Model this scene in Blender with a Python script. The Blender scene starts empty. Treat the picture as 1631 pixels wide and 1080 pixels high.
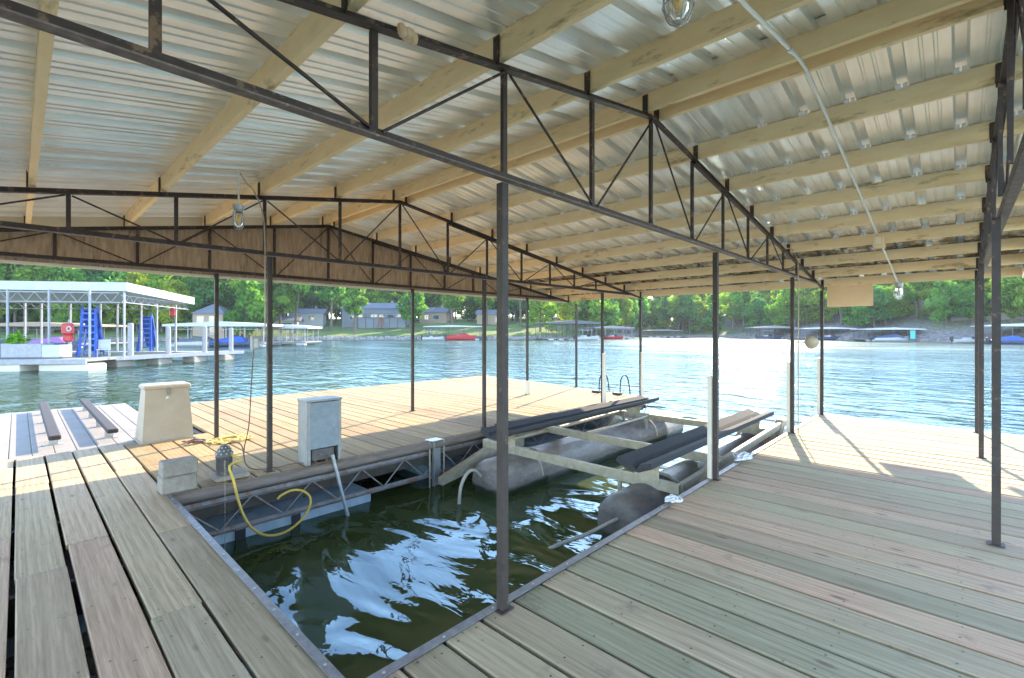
import bpy, math, random
from mathutils import Vector, Matrix
R = random.Random(7)
PI = math.pi
scene = bpy.context.scene
col = scene.collection

# ------------------------------------------------------------------ view geometry used to lay out far things
F, HY, CX = 749.05, 527.5, 815.5
A1 = math.radians(43.57)
CA, SA = math.cos(A1), math.sin(A1)
CAMH = 1.5
WZ = -0.6                       # water level, deck top is z = 0
def ld(l, d): return (CA*l - SA*d, CA*d + SA*l)
def far(px, d): return ld((px-CX)/F*d, d)
def zof(py, d): return CAMH - (py-HY)*d/F
def onX(px, X):
    t = (px-CX)/F
    return (-t*SA*X-CA*X)/(SA-t*CA)

# ------------------------------------------------------------------ node helpers
def new_mat(name):
    m = bpy.data.materials.new(name); m.use_nodes = True
    nt = m.node_tree
    b = nt.nodes['Principled BSDF']
    return m, nt, b
def N(nt, t, **kw):
    n = nt.nodes.new(t)
    for k, v in kw.items():
        if k in n.inputs: n.inputs[k].default_value = v
        else: setattr(n, k, v)
    return n
def L(nt, a, b): nt.links.new(a, b)
def coords(nt, scale=(1, 1, 1), kind='Object', rot=(0,0,0)):
    t = nt.nodes.new('ShaderNodeTexCoord'); mp = nt.nodes.new('ShaderNodeMapping')
    mp.inputs['Scale'].default_value = scale; mp.inputs['Rotation'].default_value = rot
    L(nt, t.outputs[kind], mp.inputs['Vector']); return mp.outputs['Vector']
def noise(nt, vec, scale, detail=4, rough=.55, dist=0):
    n = N(nt, 'ShaderNodeTexNoise'); n.inputs['Scale'].default_value = scale
    n.inputs['Detail'].default_value = detail; n.inputs['Roughness'].default_value = rough
    n.inputs['Distortion'].default_value = dist
    if vec is not None: L(nt, vec, n.inputs['Vector'])
    return n.outputs['Fac']
def ramp(nt, fac, stops):
    r = N(nt, 'ShaderNodeValToRGB'); e = r.color_ramp.elements
    e[0].position, e[0].color = stops[0][0], (*stops[0][1], 1)
    e[1].position, e[1].color = stops[-1][0], (*stops[-1][1], 1)
    for p, c in stops[1:-1]:
        q = e.new(p); q.color = (*c, 1)
    L(nt, fac, r.inputs['Fac']); return r.outputs['Color']
def mix(nt, fac, a, b, mode='MIX'):
    m = N(nt, 'ShaderNodeMix', data_type='RGBA', blend_type=mode)
    for s, v in ((0, fac), (6, a), (7, b)):
        if isinstance(v, (int, float)): m.inputs[s].default_value = v
        elif isinstance(v, tuple): m.inputs[s].default_value = (*v, 1)
        else: L(nt, v, m.inputs[s])
    return m.outputs[2]
def bump(nt, h, b, strength=.3, dist=.01):
    n = N(nt, 'ShaderNodeBump'); n.inputs['Strength'].default_value = strength
    n.inputs['Distance'].default_value = dist
    L(nt, h, n.inputs['Height']); L(nt, n.outputs['Normal'], b.inputs['Normal'])

def mottled(name, c1, c2, scale=8, rough=.6, metal=0, c3=None, s3=3, t3=.62, stretch=(1,1,1), bmp=.15, c3soft=.06):
    m, nt, b = new_mat(name)
    v = coords(nt, stretch)
    f = noise(nt, v, scale, 6, .65)
    c = ramp(nt, f, [(.3, c1), (.7, c2)])
    if c3:
        g = noise(nt, v, s3, 5, .7)
        k = ramp(nt, g, [(t3, (0,0,0)), (t3+c3soft, (1,1,1))])
        c = mix(nt, k, c, c3)
    L(nt, c, b.inputs['Base Color'])
    b.inputs['Roughness'].default_value = rough; b.inputs['Metallic'].default_value = metal
    if bmp: bump(nt, f, b, bmp, .004)
    return m

def plank_mat(name, stops, algae, along=0, dirt=(.10,.085,.07), warm=None):
    """weathered board: grain stretched along the board, own offset and tint per board"""
    m, nt, b = new_mat(name)
    a = N(nt, 'ShaderNodeAttribute', attribute_name='tint')
    sep = N(nt, 'ShaderNodeSeparateColor'); L(nt, a.outputs['Color'], sep.inputs['Color'])
    tc = N(nt, 'ShaderNodeTexCoord')
    off = N(nt, 'ShaderNodeVectorMath', operation='SCALE'); L(nt, a.outputs['Vector'], off.inputs[0]); off.inputs['Scale'].default_value = 23.
    ad = N(nt, 'ShaderNodeVectorMath', operation='ADD'); L(nt, tc.outputs['Object'], ad.inputs[0]); L(nt, off.outputs[0], ad.inputs[1])
    mp = N(nt, 'ShaderNodeMapping'); s = [9., 9., 9.]; s[along] = .55; mp.inputs['Scale'].default_value = s
    L(nt, ad.outputs[0], mp.inputs['Vector'])
    g1 = noise(nt, mp.outputs[0], 1.6, 3, .5, 1.4)
    w = N(nt, 'ShaderNodeTexWave', wave_type='RINGS', rings_direction=('X','Y','Z')[along]); w.inputs['Scale'].default_value = .9
    w.inputs['Distortion'].default_value = 9.; w.inputs['Detail'].default_value = 3.; w.inputs['Detail Scale'].default_value = .7
    L(nt, mp.outputs[0], w.inputs['Vector'])
    mp2 = N(nt, 'ShaderNodeMapping'); s2 = [70., 70., 70.]; s2[along] = 2.2; mp2.inputs['Scale'].default_value = s2
    L(nt, ad.outputs[0], mp2.inputs['Vector'])
    g2 = noise(nt, mp2.outputs[0], 1.3, 5, .7)
    c = ramp(nt, sep.outputs['Red'], stops)
    c = mix(nt, ramp(nt, w.outputs['Fac'], [(.0, (.34,.34,.34)), (.45, (0,0,0))]), c, mix(nt, 1., c, (.60,.54,.47), 'MULTIPLY'))
    c = mix(nt, ramp(nt, g2, [(.38, (.6,.6,.6)), (.6, (0,0,0))]), c, mix(nt, 1., c, (.56,.52,.48), 'MULTIPLY'))
    c = mix(nt, ramp(nt, g1, [(.5, (0,0,0)), (.75, (.5,.5,.5))]), c, mix(nt, 1., c, (1.25,1.22,1.2), 'MULTIPLY'))
    c = mix(nt, 1., c, ramp(nt, sep.outputs['Green'], [(0., (.86,.85,.84)), (.5, (1.,1.,1.)), (1., (1.13,1.12,1.09))]), 'MULTIPLY')
    kn = N(nt, 'ShaderNodeTexVoronoi'); kn.inputs['Scale'].default_value = 1.; mk = N(nt, 'ShaderNodeMapping'); s3_ = [5.5, 5.5, 5.5]; s3_[along] = 1.9; mk.inputs['Scale'].default_value = s3_
    L(nt, ad.outputs[0], mk.inputs['Vector']); L(nt, mk.outputs[0], kn.inputs['Vector'])
    c = mix(nt, ramp(nt, kn.outputs['Distance'], [(.05, (.75,.75,.75)), (.11, (0,0,0))]), c, (.13,.085,.055))
    big = noise(nt, tc.outputs['Object'], 1.1, 4, .6)
    c = mix(nt, ramp(nt, big, [(.45, (0,0,0)), (.7, (.45,.45,.45))]), c, algae)
    sp = noise(nt, tc.outputs['Object'], 26, 3, .6)
    c = mix(nt, ramp(nt, sp, [(.68, (0,0,0)), (.74, (.8,.8,.8))]), c, dirt)
    st = noise(nt, tc.outputs['Object'], 3.3, 5, .7)
    c = mix(nt, ramp(nt, st, [(.6, (0,0,0)), (.72, (.45,.45,.45))]), c, dirt)
    L(nt, c, b.inputs['Base Color']); b.inputs['Roughness'].default_value = .82
    b.inputs['Specular IOR Level'].default_value = .25
    mh = N(nt, 'ShaderNodeMath', operation='ADD'); L(nt, w.outputs['Fac'], mh.inputs[0]); L(nt, g2, mh.inputs[1])
    bump(nt, mh.outputs[0], b, .35, .004)
    return m

M = {}
M['deck_r'] = plank_mat('green_weathered_deck_boards', [(0., (.40,.32,.21)), (.2, (.48,.375,.245)), (.45, (.37,.335,.215)), (.7, (.54,.355,.245)), (1., (.43,.335,.225))], (.36,.345,.21))
M['deck_l'] = plank_mat('tan_weathered_deck_boards', [(0., (.43,.335,.22)), (.35, (.54,.405,.26)), (.6, (.43,.35,.235)), (.8, (.60,.40,.28)), (1., (.50,.39,.265))], (.46,.37,.25))
M['deck_p'] = plank_mat('golden_pier_boards', [(0., (.34,.24,.12)), (.35, (.40,.29,.145)), (.6, (.30,.22,.12)), (.8, (.39,.245,.125)), (1., (.36,.27,.15))], (.36,.27,.15))
M['purlin'] = mottled('cream_painted_purlin', (.84,.62,.34), (.92,.74,.45), 5, .75, c3=(.36,.26,.13), s3=3.5, t3=.58, stretch=(.7,2.5,2.5), bmp=.25, c3soft=.14)
M['fascia'] = mottled('cream_fascia_paint', (.60,.52,.38), (.70,.62,.47), 4, .7)
M['brown'] = mottled('dark_brown_steel', (.030,.018,.014), (.056,.037,.030), 16, .7, 0., c3=(.17,.10,.06), s3=15, t3=.57)
M['brown_dusty'] = mottled('dusty_brown_steel', (.11,.085,.075), (.24,.18,.155), 20, .8, .1, c3=(.34,.29,.24), s3=30, t3=.62)
M['post'] = mottled('dark_painted_post_steel', (.026,.018,.016), (.048,.036,.031), 12, .65, 0., c3=(.15,.095,.06), s3=20, t3=.61)
M['galv'] = mottled('galvanised_steel', (.30,.31,.32), (.46,.47,.47), 18, .45, .55, c3=(.30,.17,.10), s3=9, t3=.66)
M['galv_tan'] = mottled('stained_galvanised_steel', (.30,.26,.185), (.45,.39,.29), 14, .6, .25, c3=(.26,.13,.07), s3=6, t3=.67)
M['strip'] = mottled('grey_metal_edge_strip', (.16,.15,.16), (.27,.26,.27), 24, .5, .5)
M['rusty'] = mottled('rusty_truss_steel', (.17,.16,.165), (.30,.28,.28), 16, .6, .2, c3=(.22,.11,.07), s3=7, t3=.52, c3soft=.12)
M['pvc'] = mottled('cream_pvc', (.55,.50,.42), (.63,.58,.50), 7, .45, bmp=0)
M['dark'] = mottled('dark_wet_timber', (.035,.028,.022), (.07,.055,.042), 9, .7)
M['pipe'] = mottled('brown_grey_rub_rail', (.12,.095,.085), (.21,.17,.15), 9, .7, stretch=(3,.5,3))
M['ply'] = mottled('weathered_plywood', (.26,.17,.10), (.50,.35,.22), 6, .85, c3=(.13,.085,.05), s3=2.4, t3=.58, stretch=(1,5,.8), c3soft=.15)
M['plate'] = mottled('tan_plywood_sheet', (.62,.45,.27), (.70,.52,.33), 3, .8)
M['foam'] = mottled('blue_grey_float', (.27,.35,.42), (.46,.54,.60), 6, .7, c3=(.12,.14,.13), s3=4, t3=.6, stretch=(1,1,.4))
M['tank'] = mottled('weathered_grey_tank', (.17,.14,.125), (.40,.345,.31), 5, .55, c3=(.28,.14,.09), s3=2.2, t3=.62, stretch=(1,.6,2), c3soft=.16)
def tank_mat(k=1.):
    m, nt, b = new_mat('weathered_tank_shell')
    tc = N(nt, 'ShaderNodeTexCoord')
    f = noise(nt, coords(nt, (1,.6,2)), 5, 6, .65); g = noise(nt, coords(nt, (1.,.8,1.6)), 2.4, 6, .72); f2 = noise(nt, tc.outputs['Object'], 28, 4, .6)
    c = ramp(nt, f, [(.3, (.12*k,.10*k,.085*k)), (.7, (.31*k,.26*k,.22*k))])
    c = mix(nt, ramp(nt, g, [(.56, (0,0,0)), (.68, (.8,.8,.8))]), c, (.22,.12,.08))
    c = mix(nt, ramp(nt, f2, [(.6, (0,0,0)), (.68, (.6,.6,.6))]), c, (.10,.08,.07))
    sp = N(nt, 'ShaderNodeSeparateXYZ'); L(nt, tc.outputs['Object'], sp.inputs[0])
    q = N(nt, 'ShaderNodeMath', operation='MULTIPLY_ADD'); L(nt, f, q.inputs[0]); q.inputs[1].default_value = -.16; L(nt, sp.outputs['Z'], q.inputs[2])
    mr = N(nt, 'ShaderNodeMapRange'); mr.inputs['From Min'].default_value = .035; mr.inputs['From Max'].default_value = -.01; L(nt, q.outputs[0], mr.inputs['Value'])
    c = mix(nt, mr.outputs[0], c, (.028,.036,.018))
    L(nt, c, b.inputs['Base Color']); b.inputs['Roughness'].default_value = .5; bump(nt, f2, b, .3, .006); return m
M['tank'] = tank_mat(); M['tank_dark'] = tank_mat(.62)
M['carpet'] = mottled('black_bunk_carpet', (.022,.022,.026), (.05,.05,.058), 60, .95)
M['bunk'] = mottled('dark_brown_rubber', (.03,.022,.02), (.055,.042,.038), 30, .8)
M['gelcoat'] = mottled('cream_fibreglass', (.32,.265,.20), (.40,.335,.26), 3, .5, c3=(.28,.23,.17), s3=5, t3=.66, bmp=.05, c3soft=.12)
M['conc'] = mottled('grey_concrete', (.19,.17,.145), (.30,.27,.235), 16, .9, bmp=.4)
M['boxgrey'] = mottled('grey_painted_box', (.22,.23,.235), (.31,.32,.32), 8, .5, c3=(.25,.19,.14), s3=7, t3=.66)
M['boxblue'] = mottled('blue_grey_box_panel', (.17,.21,.26), (.25,.29,.33), 14, .55, c3=(.35,.37,.38), s3=16, t3=.66)
M['pump'] = mottled('dark_pump_metal', (.06,.055,.055), (.14,.13,.13), 14, .6, c3=(.3,.26,.24), s3=40, t3=.6)
M['yellow'] = mottled('yellow_hose_rubber', (.46,.31,.035), (.58,.42,.08), 9, .45, bmp=0)
M['rope'] = mottled('faded_yellow_rope', (.62,.48,.14), (.76,.62,.26), 30, .85)
M['wrope'] = mottled('white_mooring_rope', (.50,.51,.55), (.78,.78,.80), 60, .9, bmp=.4)
M['hose'] = mottled('grey_beige_hose', (.33,.30,.25), (.46,.42,.35), 9, .5, bmp=0)
M['wire'] = mottled('red_brown_cable', (.13,.06,.05), (.18,.09,.07), 9, .6, bmp=0)
M['blackp'] = mottled('black_plastic', (.015,.015,.017), (.03,.03,.033), 9, .4, bmp=0)
M['conduit'] = mottled('pale_conduit', (.60,.58,.53), (.70,.68,.62), 12, .4, .3, bmp=0)
M['white'] = mottled('white_paint', (.38,.38,.38), (.48,.48,.48), 3, .5, bmp=0)
M['whitesteel'] = mottled('white_painted_steel', (.24,.24,.26), (.33,.33,.35), 5, .45, bmp=0)
M['palegrey'] = mottled('pale_grey_deck', (.21,.20,.195), (.31,.295,.285), 2, .8)
M['greytimber'] = mottled('grey_pile_timber', (.26,.25,.25), (.40,.39,.39), 7, .8, stretch=(3,3,.5))
M['blue'] = mottled('bright_blue_slide_plastic', (.015,.06,.33), (.03,.10,.42), 4, .35, bmp=0)
M['red'] = mottled('red_plastic', (.36,.015,.02), (.45,.03,.03), 6, .45, bmp=0)
M['darkboat'] = mottled('navy_boat_hull', (.03,.04,.09), (.05,.07,.14), 2, .25, bmp=0)
M['shade'] = mottled('dark_grey_paint', (.06,.065,.075), (.11,.115,.125), 4, .6)
M['housegrey'] = mottled('blue_grey_siding', (.16,.18,.22), (.21,.235,.27), 3, .8, stretch=(.4,.4,9))
M['housetan'] = mottled('tan_siding', (.27,.20,.14), (.34,.26,.19), 3, .8, stretch=(.4,.4,9))
M['housewhite'] = mottled('white_siding', (.36,.36,.36), (.44,.44,.44), 3, .8, stretch=(.4,.4,9))
M['shingle'] = mottled('grey_roof_shingle', (.10,.11,.13), (.17,.18,.21), 6, .9)
M['deckred'] = mottled('red_brown_stain', (.30,.10,.06), (.38,.14,.09), 6, .8)
M['stone'] = mottled('seawall_stone', (.16,.15,.14), (.38,.36,.33), 1.6, .9, c3=(.07,.07,.07), s3=2.4, t3=.55, bmp=.6)
M['bark'] = mottled('tree_bark', (.08,.065,.05), (.17,.14,.11), 3, .9, stretch=(3,3,.5))
M['light_speck'] = mottled('white_light_speck', (.80,.80,.78), (.88,.88,.86), 20, .7, bmp=0)  # white colour standing in for daylight seen through the roof ribs
M['tag'] = mottled('white_paper_tag', (.75,.75,.75), (.8,.8,.8), 3, .8, bmp=0)
M['purple'] = mottled('purple_fabric', (.22,.09,.26), (.3,.13,.33), 6, .8)
M['teal'] = mottled('teal_plastic', (.05,.35,.33), (.08,.42,.40), 6, .5, bmp=0)

def comp_mat():
    m, nt, b = new_mat('grey_composite_boards')
    v = coords(nt, (1, 1, 1)); f = noise(nt, v, 2.2, 5, .6); g = noise(nt, v, 90, 2, .5)
    c = ramp(nt, f, [(.3, (.22,.19,.165)), (.7, (.29,.255,.225))])
    c = mix(nt, ramp(nt, g, [(.45, (0,0,0)), (.7, (.25,.25,.25))]), c, (.25,.22,.2))
    L(nt, c, b.inputs['Base Color']); b.inputs['Roughness'].default_value = .8; bump(nt, g, b, .2, .003); return m
M['composite'] = comp_mat()

def roof_mat():
    m, nt, b = new_mat('ribbed_roof_steel')
    tc = N(nt, 'ShaderNodeTexCoord')
    f = noise(nt, tc.outputs['Object'], 2.2, 5, .6)
    c = ramp(nt, f, [(.3, (.78,.78,.745)), (.7, (.93,.92,.88))])
    v = coords(nt, (6., .35, 1.)); g = noise(nt, v, 1.5, 4, .6)
    c = mix(nt, ramp(nt, g, [(.5, (0,0,0)), (.75, (.45,.45,.45))]), c, (.50,.47,.40))
    # mould stains of their own ragged shape in the last bays towards the far eave
    sp = N(nt, 'ShaderNodeSeparateXYZ'); L(nt, tc.outputs['Object'], sp.inputs[0])
    mr = N(nt, 'ShaderNodeMapRange'); mr.inputs['From Min'].default_value = 3.0; mr.inputs['From Max'].default_value = 4.4
    L(nt, sp.outputs['Y'], mr.inputs['Value'])
    n2 = noise(nt, tc.outputs['Object'], 4.2, 6, .72)
    k = ramp(nt, n2, [(.36, (0,0,0)), (.52, (1,1,1))])
    mu = N(nt, 'ShaderNodeMath', operation='MULTIPLY'); L(nt, mr.outputs[0], mu.inputs[0]); L(nt, k, mu.inputs[1])
    sc = noise(nt, coords(nt, (1., .5, 1.)), 3.1, 6, .75); c = mix(nt, ramp(nt, sc, [(.62, (0,0,0)), (.75, (.45,.45,.45))]), c, (.34,.27,.19))
    c = mix(nt, mu.outputs[0], c, (.07,.05,.03))
    L(nt, c, b.inputs['Base Color']); b.inputs['Roughness'].default_value = .30; b.inputs['Metallic'].default_value = .35
    return m
M['roof'] = roof_mat()

def glass_mat():
    m, nt, b = new_mat('lamp_jar_glass')
    b.inputs['Base Color'].default_value = (.95,.93,.85,1); b.inputs['Roughness'].default_value = .08
    b.inputs['Transmission Weight'].default_value = .9; b.inputs['IOR'].default_value = 1.3
    return m
M['glass'] = glass_mat()
def pane_mat():
    m, nt, b = new_mat('dark_window_glass')
    b.inputs['Base Color'].default_value = (.05,.07,.09,1); b.inputs['Roughness'].default_value = .06; b.inputs['Specular IOR Level'].default_value = 1.; return m
M['pane'] = pane_mat()
M['bulb'] = mottled('amber_bulb_glass', (.75,.45,.08), (.8,.5,.12), 3, .3, bmp=0)

def leaf_mat(name, cs, trans):
    m, nt, b = new_mat(name)
    oi = N(nt, 'ShaderNodeObjectInfo')
    g = N(nt, 'ShaderNodeNewGeometry')
    a = N(nt, 'ShaderNodeAttribute', attribute_name='tint')
    c = ramp(nt, oi.outputs['Random'], cs)
    sp = N(nt, 'ShaderNodeSeparateColor'); L(nt, a.outputs['Color'], sp.inputs['Color'])
    c = mix(nt, sp.outputs['Red'], mix(nt, 1., c, (.45,.55,.6), 'MULTIPLY'), mix(nt, 1., c, (2.1,1.8,1.3), 'MULTIPLY'))
    out = nt.nodes['Material Output']
    d = N(nt, 'ShaderNodeBsdfDiffuse'); L(nt, c, d.inputs['Color'])
    t = N(nt, 'ShaderNodeBsdfTranslucent'); L(nt, mix(nt, 1., c, trans, 'MULTIPLY'), t.inputs['Color'])
    ms = N(nt, 'ShaderNodeMixShader'); ms.inputs[0].default_value = .5
    L(nt, d.outputs[0], ms.inputs[1]); L(nt, t.outputs[0], ms.inputs[2]); L(nt, ms.outputs[0], out.inputs['Surface'])
    nt.nodes.remove(b); return m
M['leaf'] = leaf_mat('broad_leaf', [(0., (.06,.17,.05)), (.4, (.12,.22,.04)), (.7, (.055,.17,.08)), (1., (.19,.26,.035))], (1.9,1.8,.9))
M['plant'] = leaf_mat('potted_plant_leaf', [(0., (.08,.2,.03)), (1., (.12,.25,.04))], (2.,2.,1.))

def grass_mat():
    m, nt, b = new_mat('lawn_and_forest_floor')
    v = coords(nt); f = noise(nt, v, .12, 5, .6); g = noise(nt, v, 1.5, 5, .7)
    c = ramp(nt, f, [(.35, (.07,.12,.025)), (.5, (.13,.19,.035)), (.7, (.24,.23,.08))])
    c = mix(nt, ramp(nt, g, [(.35, (.5,.5,.5)), (.6, (0,0,0))]), c, (.04,.055,.02))
    ge = N(nt, 'ShaderNodeNewGeometry'); sp = N(nt, 'ShaderNodeSeparateXYZ'); L(nt, ge.outputs['Normal'], sp.inputs[0])
    c = mix(nt, ramp(nt, sp.outputs['Z'], [(.945, (1,1,1)), (.972, (0,0,0))]), c, ramp(nt, g, [(.35, (.10,.085,.075)), (.65, (.25,.22,.20))]))
    L(nt, c, b.inputs['Base Color']); b.inputs['Roughness'].default_value = .95; bump(nt, g, b, .5, .2); return m
M['ground'] = grass_mat()

def water_mat():
    m, nt, b = new_mat('lake_water')
    tc = N(nt, 'ShaderNodeTexCoord')
    def mapped(sx, sy, r=-A1+.12):
        mp = N(nt, 'ShaderNodeMapping'); mp.inputs['Rotation'].default_value = (0,0,r); mp.inputs['Scale'].default_value = (sx, sy, 1)
        L(nt, tc.outputs['Object'], mp.inputs['Vector']); return mp.outputs[0]
    v1 = mapped(.62, 1.3)
    n1 = noise(nt, v1, .85, 2, .45, .8)        # slow swell
    n2 = noise(nt, v1, 3.4, 3, .55, .6)       # ripples
    n3 = noise(nt, mapped(.5, 1.6), .10, 4, .6)   # gusts
    n4 = noise(nt, mapped(.35, 1.5, -A1-.2), .42, 4, .62, .4)  # wind waves on the open lake
    sp = N(nt, 'ShaderNodeVectorMath', operation='DISTANCE'); L(nt, tc.outputs['Object'], sp.inputs[0]); sp.inputs[1].default_value = (-3.3, 3.2, 0)
    def rng(a, b_, c, d):
        mr = N(nt, 'ShaderNodeMapRange'); mr.inputs['From Min'].default_value = a; mr.inputs['From Max'].default_value = b_
        mr.inputs['To Min'].default_value = c; mr.inputs['To Max'].default_value = d; L(nt, sp.outputs['Value'], mr.inputs['Value']); return mr.outputs[0]
    def op(o, x, y, z=None):
        q = N(nt, 'ShaderNodeMath', operation=o)
        for i, k in enumerate((x, y, z)):
            if k is None: continue
            if isinstance(k, (int, float)): q.inputs[i].default_value = k
            else: L(nt, k, q.inputs[i])
        return q.outputs[0]
    h = op('MULTIPLY_ADD', n2, rng(2.5, 12., .06, .3), n1)
    h = op('MULTIPLY_ADD', n4, rng(6., 40., 0., .75), h)
    bp = N(nt, 'ShaderNodeBump'); bp.inputs['Distance'].default_value = .125; bp.inputs['Strength'].default_value = 1.
    L(nt, h, bp.inputs['Height'])
    g = ramp(nt, n3, [(.4, (.040,.064,.026)), (.65, (.072,.090,.022))])
    ro = op('MULTIPLY_ADD', op('SUBTRACT', n3, .5), rng(8., 40., 0., .3), rng(7., 75., .035, .17))
    nt.nodes.remove(b)
    d = N(nt, 'ShaderNodeBsdfDiffuse'); L(nt, g, d.inputs['Color'])
    gl = N(nt, 'ShaderNodeBsdfGlossy'); gl.inputs['Color'].default_value = (.52, .64, .71, 1); L(nt, ro, gl.inputs['Roughness']); L(nt, bp.outputs['Normal'], gl.inputs['Normal'])
    fr = N(nt, 'ShaderNodeFresnel'); fr.inputs['IOR'].default_value = 1.8; L(nt, bp.outputs['Normal'], fr.inputs['Normal'])
    ms = N(nt, 'ShaderNodeMixShader'); L(nt, fr.outputs[0], ms.inputs[0]); L(nt, d.outputs[0], ms.inputs[1]); L(nt, gl.outputs[0], ms.inputs[2])
    L(nt, ms.outputs[0], nt.nodes['Material Output'].inputs['Surface'])
    return m
M['water'] = water_mat()

# ------------------------------------------------------------------ mesh builder
class MB:
    def __init__(s): s.v = []; s.f = []; s.t = []; s.sm = []; s.tint = .5
    def add(s, vs, fs, smooth=False):
        o = len(s.v); s.v += [tuple(v) for v in vs]
        for f in fs: s.f.append([o+i for i in f]); s.t.append(s.tint); s.sm.append(smooth)
        return s
    def box(s, x0, x1, y0, y1, z0, z1):
        if x0 > x1: x0, x1 = x1, x0
        if y0 > y1: y0, y1 = y1, y0
        if z0 > z1: z0, z1 = z1, z0
        return s.hexa([(x0,y0,z0),(x1,y0,z0),(x1,y1,z0),(x0,y1,z0),(x0,y0,z1),(x1,y0,z1),(x1,y1,z1),(x0,y1,z1)])
    def hexa(s, v): return s.add(v, [(0,3,2,1),(4,5,6,7),(0,1,5,4),(1,2,6,5),(2,3,7,6),(3,0,4,7)])
    def bevbox(s, x0, x1, y0, y1, z0, z1, b=.01, taper=0):
        """box with chamfered edges, optionally narrower at the top"""
        rings = []
        for z, i, k in ((z0, b, 0), (z0+b, 0, 0), (z1-b, 0, 1), (z1, b, 1)):
            t = taper*k; xa, xb, ya, yb = x0+i+t, x1-i-t, y0+i+t, y1-i-t
            c = b*.7
            rings.append([(xa+c,ya,z),(xb-c,ya,z),(xb,ya+c,z),(xb,yb-c,z),(xb-c,yb,z),(xa+c,yb,z),(xa,yb-c,z),(xa,ya+c,z)])
        v = [p for r in rings for p in r]; f = [tuple(range(7,-1,-1)), tuple(range(24,32))]
        for k in range(3):
            for i in range(8): j = (i+1)%8; f.append((k*8+i, k*8+j, k*8+8+j, k*8+8+i))
        return s.add(v, f)
    def bar(s, p, q, w, h, up=(0,0,1)):
        p, q = Vector(p), Vector(q); d = (q-p).normalized(); u = Vector(up)
        sd = d.cross(u)
        if sd.length < 1e-4: sd = d.cross(Vector((1,0,0)))
        sd.normalize(); u = sd.cross(d).normalized(); a, b = sd*w/2, u*h/2
        return s.hexa([p-a-b, p+a-b, q+a-b, q-a-b, p-a+b, p+a+b, q+a+b, q-a+b])
    def prism(s, poly, ax, a0, a1):
        """poly of 2-D points swept along axis ax ('x','y','z')"""
        def P(u, v, a): return {'x': (a,u,v), 'y': (u,a,v), 'z': (u,v,a)}[ax]
        n = len(poly); v = [P(u, w, a0) for u, w in poly]+[P(u, w, a1) for u, w in poly]
        f = [tuple(range(n-1,-1,-1)), tuple(range(n, 2*n))]+[(i, (i+1)%n, n+(i+1)%n, n+i) for i in range(n)]
        return s.add(v, f)
    def tube(s, pts, r, n=8, close=True):
        pts = [Vector(p) for p in pts]; rr = r if isinstance(r, (list, tuple)) else [r]*len(pts)
        v = []; prev = None
        for i, p in enumerate(pts):
            d = (pts[min(i+1, len(pts)-1)]-pts[max(i-1, 0)])
            if d.length < 1e-9: d = Vector((0,0,1))
            d.normalize()
            u = prev if prev is not None else (Vector((0,0,1)) if abs(d.z) < .9 else Vector((1,0,0)))
            a = d.cross(u)
            if a.length < 1e-5: a = d.orthogonal()
            a.normalize(); u = a.cross(d).normalized(); prev = u
            for k in range(n): t = 2*PI*k/n; v.append(p+(a*math.cos(t)+u*math.sin(t))*rr[i])
        f = []
        for i in range(len(pts)-1):
            for k in range(n): j = (k+1)%n; f.append((i*n+k, i*n+j, (i+1)*n+j, (i+1)*n+k))
        s.add(v, f, True)
        if close: s.add([v[k] for k in range(n)], [tuple(range(n-1,-1,-1))]); s.add([v[-n+k] for k in range(n)], [tuple(range(n))])
        return s
    def build(s, name, mat, parent=None, off=(0,0,0), mtx=None):
        me = bpy.data.meshes.new(name)
        vs = [(x-off[0], y-off[1], z-off[2]) for x, y, z in s.v]
        me.from_pydata(vs, [], s.f); me.validate(); 
        if len(me.polygons) == len(s.f):
            me.polygons.foreach_set('use_smooth', s.sm)
            ca = me.color_attributes.new('tint', 'FLOAT_COLOR', 'CORNER'); arr = []
            for p in me.polygons:
                t = s.t[p.index]; t2 = (t*7.31) % 1; t3 = (t*13.7) % 1
                arr += [t, t2, t3, 1.]*p.loop_total
            ca.data.foreach_set('color', arr)
        me.materials.append(M[mat] if isinstance(mat, str) else mat)
        me.update()
        o = bpy.data.objects.new(name, me); col.objects.link(o)
        if parent is not None: o.parent = parent
        else: o.location = off
        return o

def thing(name, loc=(0,0,0), rz=0):
    o = bpy.data.objects.new(name, None); col.objects.link(o); o.location = loc; o.rotation_euler = (0,0,rz)
    o.empty_display_size = .2; return o
def tag(o, label, cat, group=None, kind=None):
    if label: o['label'] = label
    if cat: o['category'] = cat
    if group: o['group'] = group
    if kind: o['kind'] = kind
    return o
def copy_tree(o, parent=None):
    c = o.copy(); col.objects.link(c); c.parent = parent
    for ch in [x for x in bpy.data.objects if x.parent == o]: copy_tree(ch, c)
    return c
def smoothpath(pts, k=6):
    """Catmull-Rom through the points"""
    P = [Vector(p) for p in pts]; P = [P[0]*2-P[1]]+P+[P[-1]*2-P[-2]]; out = []
    for i in range(1, len(P)-2):
        a, b, c, d = P[i-1:i+3]
        for j in range(k):
            t = j/k; out.append(.5*((2*b)+(c-a)*t+(2*a-5*b+4*c-d)*t*t+(3*b-a-3*c+d)*t**3))
    out.append(P[-2]); return out

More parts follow.
